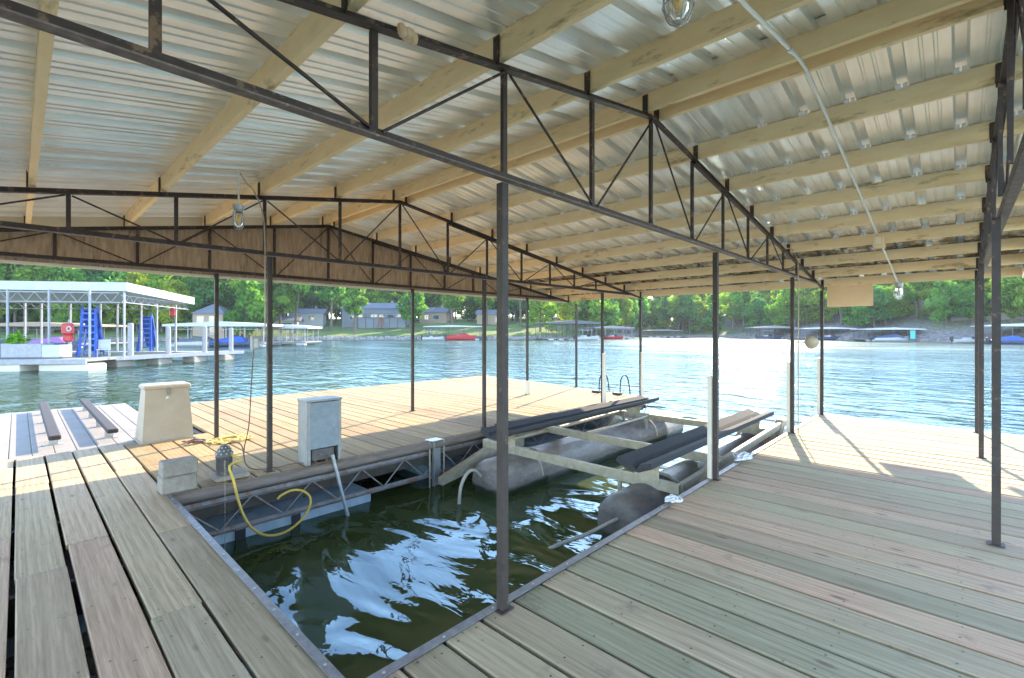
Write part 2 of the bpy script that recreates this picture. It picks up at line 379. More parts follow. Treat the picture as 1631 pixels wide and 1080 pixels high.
# ------------------------------------------------------------------ the lake and its shores
bpy_w = MB()
NR = [0, 12, 40, 120, 400, 1500]; NT = 48
vs = [(0,0,WZ)]; fs = []
for r in NR[1:]:
    for k in range(NT): a = 2*PI*k/NT; vs.append((r*math.cos(a), r*math.sin(a), WZ))
for k in range(NT): fs.append((0, 1+k, 1+(k+1)%NT))
for i in range(len(NR)-2):
    for k in range(NT): fs.append((1+i*NT+k, 1+(i+1)*NT+k, 1+(i+1)*NT+(k+1)%NT, 1+i*NT+(k+1)%NT))
bpy_w.add(vs, fs)
w = bpy_w.build('water', 'water', off=(0,0,WZ)); tag(w, 'green and blue rippled lake water', None, kind='structure')

# shoreline distance and land profile as a function of the bearing t = tan(angle from the view axis)
SH = [(-1.9, 70), (-1.1, 88), (-.75, 100), (-.45, 116), (-.1, 118), (.1, 121), (.2, 128), (.245, 150), (.28, 178), (.45, 150), (.66, 112), (.85, 94), (1.1, 76), (1.9, 60)]
def interp(tab, x):
    if x <= tab[0][0]: return tab[0][1]
    for (a, b), (c, d) in zip(tab, tab[1:]):
        if x <= c: return b+(d-b)*(x-a)/(c-a)
    return tab[-1][1]
def shore(t): return interp(SH, t)
SLOPE = [(-1.9, .16), (-.8, .15), (-.45, .12), (.1, .14), (.22, .10), (.4, .16), (.7, .34), (1.1, .42), (1.9, .42)]
def hill(t, s):
    """height above the deck at s metres inland (along depth) on bearing t"""
    if s < 0: return WZ-1.5
    k = interp(SLOPE, t)
    z = WZ+.75+k*min(s, 34)+.5*k*max(0, min(s-34, 60))+.3*math.sin(t*9+s*.11)*min(1, s/14)
    return z
g = MB(); TS = []; a = -78
while a <= 78.01: TS.append(math.tan(math.radians(a))); a += 1.5
TS = [t for t in TS if abs(t) < 3.2]
S = [-.6, .15, .9, 4, 9, 16, 24, 34, 50, 75, 120, 260, 420]
vs = []
for t in TS:
    for s_ in S:
        d = shore(t)+s_; d = d/ (1+.12*max(0, abs(t)-1.1)); x, y = ld(t*d, d)
        z = hill(t, s_) if s_ > .5 else (WZ-.4 if s_ < 0 else WZ+.62)
        vs.append((x, y, z))
n = len(S)
fs = [(i*n+j, (i+1)*n+j, (i+1)*n+j+1, i*n+j+1) for i in range(len(TS)-1) for j in range(n-1)]
g.add(vs, fs, True); go = g.build('ground', 'ground', off=(0,0,0)); tag(go, 'grassy and wooded hillside rising from the lake shore', None, kind='structure')

# stone seawall along the left shore: many real stones in one wall
sw = MB(); t = -.52
while t < .26:
    d = shore(t)-.35; x, y = ld(t*d, d); r = R.uniform(.3, .55); h = R.uniform(.5, .95)
    v = []
    for zz, k in ((-.3, 1), (h*.6, .95), (h, .55)):
        for q in range(6): a = q*PI/3+R.uniform(-.3,.3); v.append((x+r*k*math.cos(a)*1.3, y+r*k*math.sin(a), WZ+zz+R.uniform(-.06,.06)))
    sw.tint = R.random()
    sw.add(v, [tuple(range(12,18))]+[(i*6+q, i*6+(q+1)%6, i*6+6+(q+1)%6, i*6+6+q) for i in range(2) for q in range(6)])
    t += .0042+R.random()*.002
o = sw.build('seawall', 'stone', off=(*ld(-.1*118,118), WZ)); tag(o, 'low grey stone seawall along the foot of the lawn', 'wall')

# ------------------------------------------------------------------ trees
def make_tree_mesh(seed, h, cr, n, leaf, low=.25):
    r = random.Random(seed); tr = MB(); lf = MB()
    lean = Vector((r.uniform(-.05,.05)*h, r.uniform(-.05,.05)*h, 0))
    tr.tube([(0,0,-1.2), (0,0,.3), lean*.4+Vector((0,0,h*.3)), lean+Vector((0,0,h*.62)), lean*1.3+Vector((0,0,h*.85))], [h*.026, h*.021, h*.016, h*.01, h*.003], 6)
    lobes = []
    for i in range(15):
        a = r.uniform(0, 2*PI); e = r.random(); zz = h*(low+.1+(.83-low)*e); rad = cr*r.uniform(.25, .75)*math.sin(PI*min(.92, .28+.68*e))
        c = Vector((math.cos(a)*rad, math.sin(a)*rad, zz)); lobes.append((c, cr*r.uniform(.26, .5), r.uniform(0, 1)))
        st = lean*.6+Vector((0,0,zz*.7))
        tr.tube([st, (st+c)/2+Vector((0,0,-.02*h)), c], [h*.008, h*.005, h*.002], 4)
    lobes.append((Vector((lean.x, lean.y, h*.9)), cr*.36, .5)); lobes.append((Vector((0,0,h*.62)), cr*.5, .5))
    for i in range(n):
        c, rd, tn = lobes[r.randrange(len(lobes))]
        while True:
            p = Vector((r.uniform(-1,1), r.uniform(-1,1), r.uniform(-1,1)))
            if .35 < p.length < 1: break
        p = c+Vector((p.x*rd, p.y*rd, p.z*rd*.72)); s = leaf*r.uniform(.6, 1.4)
        u = Vector((r.gauss(0,1), r.gauss(0,1), r.gauss(0,1))).normalized(); w2 = u.orthogonal().normalized(); w2.rotate(Matrix.Rotation(r.uniform(0,6.28), 3, u))
        w3 = u.cross(w2); lf.tint = min(1, max(0, tn*.75+r.uniform(0,.25)))
        lf.add([p-w2*s, p-w3*s*.45+u*s*.12, p+w2*s, p+w3*s*.5-u*s*.1], [(0,1,2),(0,2,3)])
    return tr, lf
protos = []
for i, (h, cr, n, lf_, low) in enumerate([(15, 5.2, 2700, .52, .12), (18, 5.6, 3000, .55, .3), (13, 5.8, 2700, .52, .06), (20, 5.4, 3000, .55, .4), (11, 4.4, 2000, .46, .04), (16, 4.6, 2300, .50, .2)]):
    tr, lf = make_tree_mesh(100+i, h, cr, n, lf_, low)
    e = thing('shade_tree'); a = tr.build('trunk', 'bark', e); b = lf.build('crown', 'leaf', e); protos.append((e, a, b, h))
used = set()
TKIND = ['rounded green tree', 'tall green tree', 'broad low-branched tree', 'tall bare-trunked tree', 'small bushy tree', 'narrow green tree']
def place_tree(k, px, d, sc, label, group, z=None):
    e, a, b, h = protos[k]
    if k in used:
        n_ = e.copy(); col.objects.link(n_)
        for q in (a, b): c = q.copy(); col.objects.link(c); c.parent = n_
    else: n_ = e; used.add(k)
    t = (px-CX)/F; x, y = ld(t*d, d)
    if z is None: z = hill(t, d-shore(t))
    n_.location = (x, y, z); n_.scale = (sc, sc, sc*R.uniform(.9, 1.12)); n_.rotation_euler = (0, 0, R.uniform(0, 6.28))
    tag(n_, label, 'tree', group); return n_
GF = 'trees of the dense wood on the far shores'
# left wood behind the white dock
cnt = 0
def wood(x0, x1, s0, s1, n, ks, sc0, sc1, where):
    global cnt
    rows = max(1, int((s1-s0)/9)); per = n//rows
    for r_ in range(rows):
        for i in range(per):
            px = x0+(x1-x0)*(i+.5+R.uniform(-.38,.38))/per; t = (px-CX)/F
            s_ = s0+(s1-s0)*(r_+.5)/rows+R.uniform(-3,3)
            k = R.choice(ks); cnt += 1
            place_tree(k, px, shore(t)+s_, R.uniform(sc0, sc1), 'green tree in the dense wood '+where, 'trees of the wood '+where)
wood(-140, 470, 3, 40, 84, [0,1,2,2,4,5], .85, 1.15, 'behind the white neighbouring dock')
wood(430, 960, 31, 70, 84, [0,1,2,2,4,5], .9, 1.2, 'on the rise behind the lakeside houses')
wood(930, 1120, 2, 40, 44, [0,2,2,4,5], .85, 1.15, 'at the head of the cove')
wood(1080, 1400, 2, 62, 78, [0,2,2,4,4,5], .72, .98, 'on the far bank behind the glittering water')
wood(1340, 1800, 4, 52, 90, [0,2,2,4,4,5], .55, .8, 'on the steep right-hand hillside')
for k, px, d, sc, lab in [(3, 470, 122, .95, 'tall tree in front of the white garage'), (3, 527, 128, .9, 'thin-trunked tree left of the blue-grey house'),
        (1, 565, 121, .78, 'leafy tree with pale trunk standing before the blue-grey house'), (0, 655, 130, .95, 'rounded tree right of the blue-grey house'),
        (1, 720, 133, .85, 'green tree between the two tan houses'), (2, 860, 128, .9, 'broad tree on the point left of the dark boathouse'),
        (0, 905, 131, .85, 'rounded tree just behind the dark boathouse'), (3, 830, 136, .9, 'tall tree behind the roofed dock with the red boat'),
        (5, 500, 150, 1.0, 'narrow tree between white garage and blue-grey house'), (2, 320, 112, 1.0, 'broad dark tree over the lakeside gazebo'),
        (0, 395, 109, 1.05, 'big round tree above the long white boat dock'), (5, 940, 150, .8, 'narrow tree at the tip of the wooded point'), (1, 775, 140, .9, 'tall tree behind the right tan house')]:
    place_tree(k, px, d, sc, lab, None)

# ------------------------------------------------------------------ houses
def house(name, px, d, W, D, H, rh, wall, label, rot=0, wins=(), deck=False, zoff=0, stair=False, hip=False):
    t = (px-CX)/F; x, y = ld(t*d, d); z = hill(t, d-shore(t))+zoff
    e = thing(name, (x, y, z), A1+rot); tag(e, label, 'house')
    b = MB(); b.box(-W/2, W/2, 0, D, -2.5, H); b.build('wall', wall, e)
    r = MB(); o_ = .45
    if hip:
        v = [(-W/2-o_,-o_,H+.01),(W/2+o_,-o_,H+.01),(W/2+o_,D+o_,H+.01),(-W/2-o_,D+o_,H+.01),(-W*.08,D/2,H+rh),(W*.08,D/2,H+rh)]
        r.add(v, [(0,3,2,1),(0,1,5,4),(1,2,5),(2,3,4,5),(3,0,4)])
    else:
        r.prism([(-o_,H+.01),(D+o_,H+.01),(D/2,H+rh)], 'x', -W/2-o_, W/2+o_)
    rf = r.build('roof', 'shingle', e)
    if not hip:
        c = MB(); c.box(W*.2, W*.2+.6, D*.55, D*.55+.6, H+.3, H+rh+.7); c.build('chimney', 'stone', rf)
    for (wx, wz, ww, wh) in wins:
        fm = MB(); f_ = .09
        fm.box(wx-ww/2-f_, wx+ww/2+f_, -.06, .02, wz-f_, wz); fm.box(wx-ww/2-f_, wx+ww/2+f_, -.06, .02, wz+wh, wz+wh+f_)
        fm.box(wx-ww/2-f_, wx-ww/2, -.06, .02, wz, wz+wh); fm.box(wx+ww/2, wx+ww/2+f_, -.06, .02, wz, wz+wh)
        fo = fm.build('window', 'white', e); p = MB(); p.box(wx-ww/2, wx+ww/2, -.03, .01, wz, wz+wh); p.build('pane', 'pane', fo)
    if deck:
        dk = MB(); dk.box(-W*.22, W/2+.3, -2.4, -.01, H-2.75, H-2.6)
        for q in range(7): xx = -W*.22+.1+q*(W*.72+.1)/6; dk.box(xx-.06, xx+.06, -2.35, -2.23, -2.5, H-2.76); dk.box(xx-.04, xx+.04, -2.38, -2.3, H-2.6, H-1.65)
        dk.box(-W*.22, W/2+.3, -2.39, -2.29, H-1.65, H-1.57); dk.box(-W*.22, W/2+.3, -2.36, -2.32, H-2.2, H-2.14)
        dk.build('balcony', 'shade', e)
        sk = MB(); sk.box(-W*.22+.2, W/2+.1, -2.2, -2.1, -1.5, H-2.8); sk.build('skirting', 'housegrey', e)
    if stair:
        st = MB()
        for q in range(9): st.box(W*.12+q*.02, W*.12+1.2+q*.02, -2.4-q*.28, -2.4-q*.28+.3, H-2.9-q*.3, H-2.78-q*.3)
        st.bar((W*.12, -2.3, H-2.7), (W*.12, -4.9, H-5.5), .1, .3); st.build('stairs', 'deckred', e)
    return e
house('lake_house', 596, 138, 19, 8, 6.6, 1.9, 'housegrey', 'long blue-grey lake house with a raised dark balcony and red stairs', 0,
      [(-6.5,3.4,1.2,1.3),(-4,3.4,1.2,1.3),(0,3.3,1.8,1.5),(2.4,3.3,1.8,1.5),(4.8,3.3,1.8,1.5),(7,3.3,1.4,1.5)], True, -1.2, True)
house('white_house', 487, 138, 9.5, 7, 4.9, 1.5, 'housewhite', 'white house with outside staircase at the left end of the lawn', .25, [(1.5,2.8,1.3,1.3),(-2.,2.8,1.3,1.3)], False, -.6)
house('garage', 455, 131, 6, 6, 3.0, 1.3, 'housewhite', 'small white garage left of the white house', .2, [(0,.6,3.2,1.7)], False, -.6)
house('tan_house', 689, 146, 8.5, 7, 4.2, 1.7, 'housetan', 'tan house just right of the blue-grey lake house', -.1, [(-2,2,1.2,1.3),(1,2,2,1.3)], False, -1)
house('small_tan_house', 783, 142, 9, 6, 4.0, 1.6, 'housetan', 'tan house half hidden by trees behind the red boat dock', -.1, [(-2,1.8,1.4,1.3),(2,1.8,1.4,1.3)], False, -1)
house('hip_roof_house', 331, 106, 6.5, 6, 5.0, 2.3, 'housetan', 'house with pointed blue-grey roof above the long white dock', .1, [(-1.6,2.9,1.4,1.5),(1.,2.9,1.4,1.5),(1.,.4,1.4,1.5)], False, .2, hip=True)
# shed under the trees on the right bank
house('hillside_house', 1203, 186, 9, 6, 5.5, 1.5, 'housewhite', 'pale house peeping between trees high on the far bank', 0, [(-2,2.4,1.4,1.4),(1.5,2.4,1.4,1.4)], False, 8)
# wooden steps climbing the right bank
def bank_steps(px, d, w, n):
    t = (px-CX)/F; x, y = ld(t*d, d); e = thing('hillside_stairs', (x, y, hill(t, 1)), A1-.5); m = MB()
    for i in range(n): m.box(-w/2, w/2, i*.42, i*.42+.42, i*.2-.1, i*.2+.02)
    m.build('tread', 'palegrey', e)
    for s_ in (-1, 1):
        r = MB(); r.bar((s_*w/2, 0, 1.), (s_*w/2, n*.42, 1.+n*.2), .07, .07)
        for i in range(0, n, 4): r.box(s_*w/2-.04, s_*w/2+.04, i*.42, i*.42+.07, i*.2, 1.+i*.2)
        r.build('handrail', 'white', e)
    tag(e, 'pale outdoor staircase climbing the right-hand hillside', 'stairs')
bank_steps(1505, 98, 1.5, 30)
rw = MB()
for i in range(14):
    px = 1515+i*9; t = (px-CX)/F; d = shore(t)+9; x, y = ld(t*d, d); z = hill(t, 9)
    x2, y2 = far(px+9.3, shore((px+9-CX)/F)+9); rw.hexa([(x,y,z-1.5),(x2,y2,z-1.5),(x2+.3,y2+.4,z-1.5),(x+.3,y+.4,z-1.5),(x,y,z+1.3),(x2,y2,z+1.3),(x2+.3,y2+.4,z+1.3),(x+.3,y+.4,z+1.3)])
o = rw.build('retaining_wall', 'conc', off=(*far(1570, 88), 0)); tag(o, 'grey retaining wall across the right-hand hillside', 'wall')

# ------------------------------------------------------------------ boats
def boat(px, d, Ln, hullm, label, rz=0, top=None, cover=None, z=WZ):
    x, y = far(px, d); e = thing('motor_boat', (x, y, z), A1+rz); tag(e, label, 'boat')
    secs = []
    for i in range(9):
        u = i/8; wd = Ln*.17*(1 if u < .55 else max(.05, math.cos((u-.55)/.45*PI/2)**.7)); hh = Ln*(.115+.05*u*u)
        xx = -Ln/2+Ln*u
        secs.append([(xx, -wd, hh), (xx, -wd*.95, hh*.35), (xx, -wd*.5, -.15), (xx, wd*.5, -.15), (xx, wd*.95, hh*.35), (xx, wd, hh), (xx, wd*.85, hh*(.99)), (xx, wd*.8, hh*.5), (xx, -wd*.8, hh*.5), (xx, -wd*.85, hh*.99)])
    v = [p for s_ in secs for p in s_]; f = [tuple(range(9,-1,-1)), tuple(range(80,90))]
    for i in range(8):
        for k in range(10): j = (k+1)%10; f.append((i*10+k, i*10+j, i*10+10+j, i*10+10+k))
    m = MB(); m.add(v, f); m.build('hull', hullm, e)
    hz = Ln*.115
    wsd = MB(); wsd.hexa([(Ln*.1,-Ln*.13,hz),(Ln*.12,-Ln*.13,hz),(Ln*.12,Ln*.13,hz),(Ln*.1,Ln*.13,hz),(Ln*.03,-Ln*.1,hz+Ln*.09),(Ln*.05,-Ln*.1,hz+Ln*.09),(Ln*.05,Ln*.1,hz+Ln*.09),(Ln*.03,Ln*.1,hz+Ln*.09)]); wsd.build('windshield', 'pane', e)
    st = MB(); st.bevbox(-Ln*.2, -Ln*.08, -Ln*.12, Ln*.12, hz*.5, hz+Ln*.06, .03); st.build('seat', 'white', e)
    mo = MB(); mo.bevbox(-Ln*.57, -Ln*.5, -.22, .22, hz*.5, hz+.55, .06); mo.box(-Ln*.545, -Ln*.52, -.06, .06, -.4, hz*.55); mo.build('outboard_motor', 'blackp', e)
    if top:
        tp = MB(); H_ = hz+1.55; tp.bevbox(-Ln*.3, Ln*.15, -Ln*.14, Ln*.14, H_, H_+.12, .04)
        for sx in (-.25, .1):
            for sy in (-1, 1): tp.tube([(Ln*sx, sy*Ln*.13, hz), (Ln*sx, sy*Ln*.12, H_+.02)], .03, 5)
        tp.build('canopy', top, e)
    if cover:
        cv = MB(); cv.hexa([(-Ln*.5,-Ln*.175,hz),(Ln*.35,-Ln*.16,hz+.05),(Ln*.35,Ln*.16,hz+.05),(-Ln*.5,Ln*.175,hz),(-Ln*.4,-Ln*.05,hz+.35),(Ln*.15,-Ln*.06,hz+.8),(Ln*.15,Ln*.06,hz+.8),(-Ln*.4,Ln*.05,hz+.35)]); cv.build('boat_cover', cover, e)
    return e

# ------------------------------------------------------------------ roofed docks across the water
def roofed_dock(px, d, W, D, H, roofm, postm, label, rz=0, npx=4, peak=.5, fas=.3, deckm='palegrey', bays=True, stairs_=False, ov=.4):
    x, y = far(px, d); e = thing('roofed_dock', (x, y, WZ), A1+rz); tag(e, label, 'boat dock')
    m = MB(); m.box(-W/2, W/2, -1.3, 0, .35, .5); m.box(-W/2, -W/2+1.2, 0, D, .35, .499); m.box(W/2-1.2, W/2, 0, D, .35, .499); m.box(-W/2, W/2, D, D+1.2, .35, .5); m.build('decking', deckm, e)
    n = max(2, int(W/2.2))
    for i in range(n): fl = MB(); xx = -W/2+.2+i*(W-1.6)/(n-1); fl.bevbox(xx, xx+1.2, -1.2, -.2, -.3, .345, .04); fl.build('float', 'white', e)
    r = MB(); a = W/2+ov
    r.prism([(-a, H), (a, H), (a, H+fas), (0, H+fas+peak), (-a, H+fas)], 'y', -1.2-ov, D+ov); r.build('roof', roofm, e)
    for j, yy in enumerate((-1.1, D*.5, D)):
        for i in range(npx):
            xx = -W/2+.15+i*(W-.3)/(npx-1); p = MB(); p.box(xx-.05, xx+.05, yy-.05, yy+.05, .5, H); p.build('post', postm, e)
    tr = MB(); tr.box(-W/2, W/2, -1.12, -1.08, H-.42, H-.36)
    k = int(W/1.)
    for i in range(k): x0 = -W/2+i*W/k; tr.bar((x0, -1.1, H-.38), (x0+W/k/2, -1.1, H), .03, .03); tr.bar((x0+W/k/2, -1.1, H), (x0+W/k, -1.1, H-.38), .03, .03)
    tr.build('truss', postm, e)
    return e
roofed_dock(352, 66, 13, 7.5, 2.75, 'white', 'whitesteel', 'long white-roofed boat dock behind the neighbouring dock', .05, 6, .4)
roofed_dock(463, 72, 5.4, 4.4, 2.5, 'white', 'whitesteel', 'small white-roofed dock standing alone by the lawn', .05, 4, .3)
roofed_dock(722, 113, 13, 7, 3.1, 'white', 'shade', 'thin white-roofed dock sheltering the red boat', 0, 4, .25, .18, 'shade')
roofed_dock(915, 112, 14, 9, 3.8, 'shade', 'shade', 'dark grey-roofed boathouse dock at the wooded point', .25, 6, .6, .3, 'palegrey')
roofed_dock(975, 126, 11, 7, 2.8, 'palegrey', 'whitesteel', 'pale-roofed dock just right of the dark boathouse', .3, 5, .4)
roofed_dock(1232, 128, 10, 7, 2.9, 'palegrey', 'shade', 'pale-roofed dock left of the post with the oval lamp', -.2, 5, .5, .2)
roofed_dock(1318, 112, 10, 7, 2.6, 'white', 'shade', 'flat white-roofed dock below the hanging plywood sheet', -.3, 5, .3, .2)
roofed_dock(1420, 97, 9.5, 7, 2.4, 'white', 'shade', 'white-roofed dock with the teal box below the hanging lamp', -.35, 5, .3, .16)
roofed_dock(1625, 78, 8, 6, 2.9, 'white', 'shade', 'white-roofed dock at the far right edge of the view', -.5, 4, .3, .16)
roofed_dock(1057, 160, 11, 6, 2.2, 'palegrey', 'shade', 'low distant dock at the head of the cove', 0, 4, .3, .2)
roofed_dock(60, 60, 11, 7, 2.7, 'housetan', 'shade', 'pinkish-roofed dock seen through the neighbouring dock', .15, 4, .3, .25)
boat(735, 111.5, 7, 'red', 'red motor boat under the thin white roof', .15, cover='red')
boat(692, 111, 5.5, 'white', 'white and blue motor boat left of the red boat', .1, top='blue')
boat(935, 109.5, 6.5, 'white', 'white motor boat moored at the dark boathouse', .4, top='white')
boat(978, 123.5, 6, 'red', 'small red boat under the pale roof right of the dark boathouse', .5)
boat(1225, 126, 6, 'darkboat', 'dark motor boat in the dock left of the oval lamp', -.2, top='palegrey')
boat(1325, 110, 6.5, 'darkboat', 'navy boat under the flat white roof', -.2)
boat(1418, 95.5, 6.5, 'white', 'white boat with navy cover beside the teal box', -.2, cover='darkboat')
boat(1608, 76.5, 5, 'darkboat', 'navy boat at the far right dock', -.4, cover='blue')
boat(1548, 84, 5.5, 'white', 'white boat moored between the hillside stairs and the right dock', -.3)
boat(372, 64, 5.5, 'darkboat', 'navy boat with blue cover in the long white dock', .1, cover='blue')
boat(318, 64, 5.5, 'white', 'white boat in the left bay of the long white dock', .1, cover='shade')
boat(85, 58, 5.5, 'darkboat', 'navy boat under the pinkish-roofed dock', .1, cover='purple')
tb = MB(); x, y = far(1454, 93.5); tb.bevbox(x-.4, x+.4, y-.35, y+.35, WZ+.5, WZ+2.2, .06); tb.box(x-.45, x+.45, y-.4, y+.4, WZ+2.2, WZ+2.28)
o = tb.build('storage_box', 'teal', off=(x, y, WZ)); tag(o, 'teal upright box on the right end of a distant dock', 'storage box')
mk = MB(); x, y = far(1231, 92); mk.tube([(x,y,WZ-1),(x,y,WZ+1.0)], .07, 8); mk.tube([(x,y,WZ+.9),(x,y,WZ+1.05),(x,y,WZ+1.2)], [.12,.12,.02], 8); o = mk.build('marker_buoy', 'shade', off=(x, y, WZ)); tag(o, 'slim dark marker standing in the glittering water', 'buoy')

# ------------------------------------------------------------------ neighbouring dock at the left
ND = thing('neighbour_dock', (*ld(-25, 27), 0), A1); tag(ND, 'white-roofed neighbouring dock with grey-edged deck, seen at the left', 'boat dock')
O_ = (-25, 27, 0)
def nb(name, mb, mat, parent=ND): return mb.build(name, mat, parent, O_)
m = MB(); m.prism([(-42,22.6),(-22.6,24.9),(-22.9,27.2),(-42,25.5)], 'z', -.12, 0.); m.prism([(-24.2,27.2),(-23.0,27.2),(-20.6,36.),(-22.0,36.4)], 'z', -.12, .004); m.prism([(-42,33.8),(-23.,34.),(-23.,35.6),(-42,35.4)], 'z', -.12, .002); nb('decking', m, 'palegrey')
m = MB(); m.prism([(-42,22.5),(-22.5,24.8),(-22.5,24.9),(-42,22.6)], 'z', -.24, .02); m.prism([(-22.95,27.2),(-22.9,27.2),(-20.5,36.),(-20.6,36.)], 'z', -.2, .02); nb('edge_fascia', m, 'whitesteel')
for i in range(6):
    a = -41+i*3.2; m = MB(); yy = 22.8+(a+42)*.1186; m.bevbox(a, a+2.6, yy, yy+1.2, -.9, -.245, .05); nb('float', m, 'pvc')
for i in range(4):
    u = i/3.2; cx_, cy_ = -23.2+2.3*u, 27.9+7.2*u; m = MB(); m.bevbox(cx_-.6, cx_+.2, cy_-.5, cy_+.7, -.9, -.21, .05); nb('float', m, 'conc')
m = MB()    # roof slab, low gable
v = [(-42,25.6),(-22.3,27.2),(-23.5,34.8),(-42,33.2)]
zt = [4.45, 4.32, 3.98, 4.1]
m.add([(x,y,z-.5) for (x,y),z in zip(v, zt)]+[(x,y,z) for (x,y),z in zip(v, zt)], [(0,3,2,1),(4,5,6,7),(0,1,5,4),(1,2,6,5),(2,3,7,6),(3,0,4,7)]); nb('roof', m, 'white')
for px, dd in [(-20,26),(12,26.2),(78,26.4),(143,25.9),(198,27.3)]:
    l = (px-CX)/F*dd; m = MB(); m.box(l-.04, l+.04, dd-.04, dd+.04, 0, 3.85); nb('post', m, 'whitesteel')
for px, dd in [(40,34),(66,34),(112,34),(160,34.3),(187,34.3),(225,34.6),(250,34.8),(280,34.6)]:
    l = (px-CX)/F*dd; m = MB(); m.box(l-.05, l+.05, dd-.05, dd+.05, 0, 3.6); nb('post', m, 'whitesteel')
def lattice(p, q, h, n, mb):
    p, q = Vector(p), Vector(q); mb.bar(p, q, .05, .05); dz = Vector((0,0,-h)); mb.bar(p+dz, q+dz, .05, .05)
    for i in range(n):
        a = p+(q-p)*(i/n); b = p+(q-p)*((i+.5)/n)+dz; c = p+(q-p)*((i+1)/n); mb.bar(a, b, .022, .022); mb.bar(b, c, .022, .022)
m = MB(); lattice((-42,24.9,3.8), (-22.8,27.3,3.72), .55, 22, m); nb('truss', m, 'whitesteel')
m = MB(); lattice((-22.8,27.45,3.6), (-23.7,34.4,3.5), .4, 10, m); nb('truss', m, 'whitesteel')
m = MB(); lattice((-42,33.2,3.55), (-23.8,34.5,3.5), .4, 22, m); nb('truss', m, 'whitesteel')
for px, dd, zt_ in [(208,28.6,1.95),(268,30.8,1.75),(326,33.4,1.8),(368,35.3,1.7)]:
    l = (px-CX)/F*dd; m = MB(); m.tube([(l,dd,-1.6),(l,dd,zt_)], .15, 10); m.tube([(l,dd,zt_),(l,dd,zt_+.05)], [.16,.1], 10); nb('piling', m, 'greytimber')
# things standing on it
def water_slide(px, d, h, label):
    x, y = far(px, d); e = thing('water_slide', (x, y, 0), A1-math.atan((px-CX)/F)-.12); s = MB()
    tag(e, label, 'water slide')
    for sx in (-.36, .36): s.bar((sx, 0, 0), (sx*.8, .75, h), .12, .22, (0,1,0))
    s.build('side_rail', 'blue', e)
    for i in range(7):
        q = MB(); z = .3+i*(h-.5)/6; yy = .75*z/h; q.box(-.34, .34, yy-.16, yy+.12, z-.05, z+.05); q.build('step', 'blue', e)
    c = MB(); path = [(0,.8,h), (0,1.4,h-.15), (0,2.4,h*.62), (0,3.4,h*.3), (0,4.2,.25), (0,4.8,.15)]
    for (a, b) in zip(path, path[1:]):
        a, b = Vector(a), Vector(b); c.bar(a, b, .62, .05); 
        for sx in (-.33, .33): c.bar(a+Vector((sx,0,.14)), b+Vector((sx,0,.14)), .05, .3)
    c.build('chute', 'blue', e)
    for a, b in (((-.5,.2,0), (-.3,1.,h*.62)), ((.5,.2,0), (.3,1.,h*.62)), ((-.5,2.6,0), (-.3,2.3,h*.6)), ((.5,2.6,0), (.3,2.3,h*.6))): l = MB(); l.bar(a, b, .07, .07); l.build('leg', 'blue', e)
water_slide(139, 27.2, 2.75, 'blue water slide nearer to the white planter on the neighbouring dock')
water_slide(230, 34.9, 2.6, 'blue water slide near the right end of the neighbouring dock')
x, y = far(58, 25.9); e = thing('planter_box', (x, y, 0), A1+.1); tag(e, 'long white planter box on the neighbouring dock', 'planter')
m = MB(); m.bevbox(-1.45, .6, -.4, .4, .05, .82, .03); m.build('box', 'whitesteel', e); m = MB(); m.bevbox(.6, 1.5, -.42, .42, .05, .74, .03); m.build('side_box', 'white', e)
m = MB(); m.box(-1.5, 1.5, -.45, .45, 0, .045); m.build('base', 'shade', e)
x, y = far(26, 25.9); m = MB()
for i in range(420):
    a, b, c_ = R.gauss(0,.3), R.gauss(0,.18), abs(R.gauss(0,.2)); s = R.uniform(.05,.11); p = Vector((x+a, y+b, .84+c_)); u = Vector((R.gauss(0,1),R.gauss(0,1),R.gauss(0,1))).normalized()*s; w_ = u.orthogonal()*.6
    m.tint = R.random(); m.add([p-u, p-w_, p+u, p+w_], [(0,1,2,3)])
o = m.build('leafy_plant', 'plant', off=(x, y, .82)); tag(o, 'bright green plant growing out of the white planter', 'plant')
x, y = far(108, 26.6); e = thing('life_jacket', (x, y, .95), A1+.1); tag(e, 'red life jackets with a white ring hanging on a neighbouring dock post', 'life jacket')
m = MB(); m.bevbox(-.3, .3, -.12, .12, .35, 1.0, .08); m.bevbox(-.24, .26, -.1, .1, -.05, .36, .07); m.build('vest', 'red', e)
m = MB(); ring = [(.16+.1*math.cos(k*PI/6), -.14, .68+.12*math.sin(k*PI/6)) for k in range(13)]; m.tube(ring, .035, 6); m.build('ring', 'white', e)
m = MB(); m.tube([(0,.1,-.95),(0,.1,1.2)], .05, 8); m.build('stand', 'whitesteel', e)
x, y = far(274, 34.3); m = MB(); m.bevbox(x-.25, x+.25, y-.15, y+.15, 2.55, 3.2, .08); m.tube([(x,y,3.15),(x,y,3.5)], .02, 5); o = m.build('hanging_float', 'red', off=(x, y, 2.5)); tag(o, 'dark red float hanging from the right corner of the neighbouring roof', 'float')
for px, dd, mt, lb in [(8, 26.3, 'shade', 'dark folding chair left of the white planter'), (165, 27.6, 'white', 'white chair beside the nearer blue slide')]:
    x, y = far(px, dd); e = thing('deck_chair', (x, y, 0), A1+.6); tag(e, lb, 'chair')
    m = MB(); m.box(-.28,.28,-.28,.28,.4,.45); m.build('seat', mt, e); m = MB(); m.hexa([(-.28,.26,.46),(.28,.26,.46),(.28,.3,.46),(-.28,.3,.46),(-.28,.4,1.),(.28,.4,1.),(.28,.44,1.),(-.28,.44,1.)]); m.build('backrest', mt, e)
    for sx in (-.25,.25):
        for sy in (-.25,.25): m = MB(); m.tube([(sx,sy,0),(sx,sy,.4)], .02, 5); m.build('leg', mt, e)

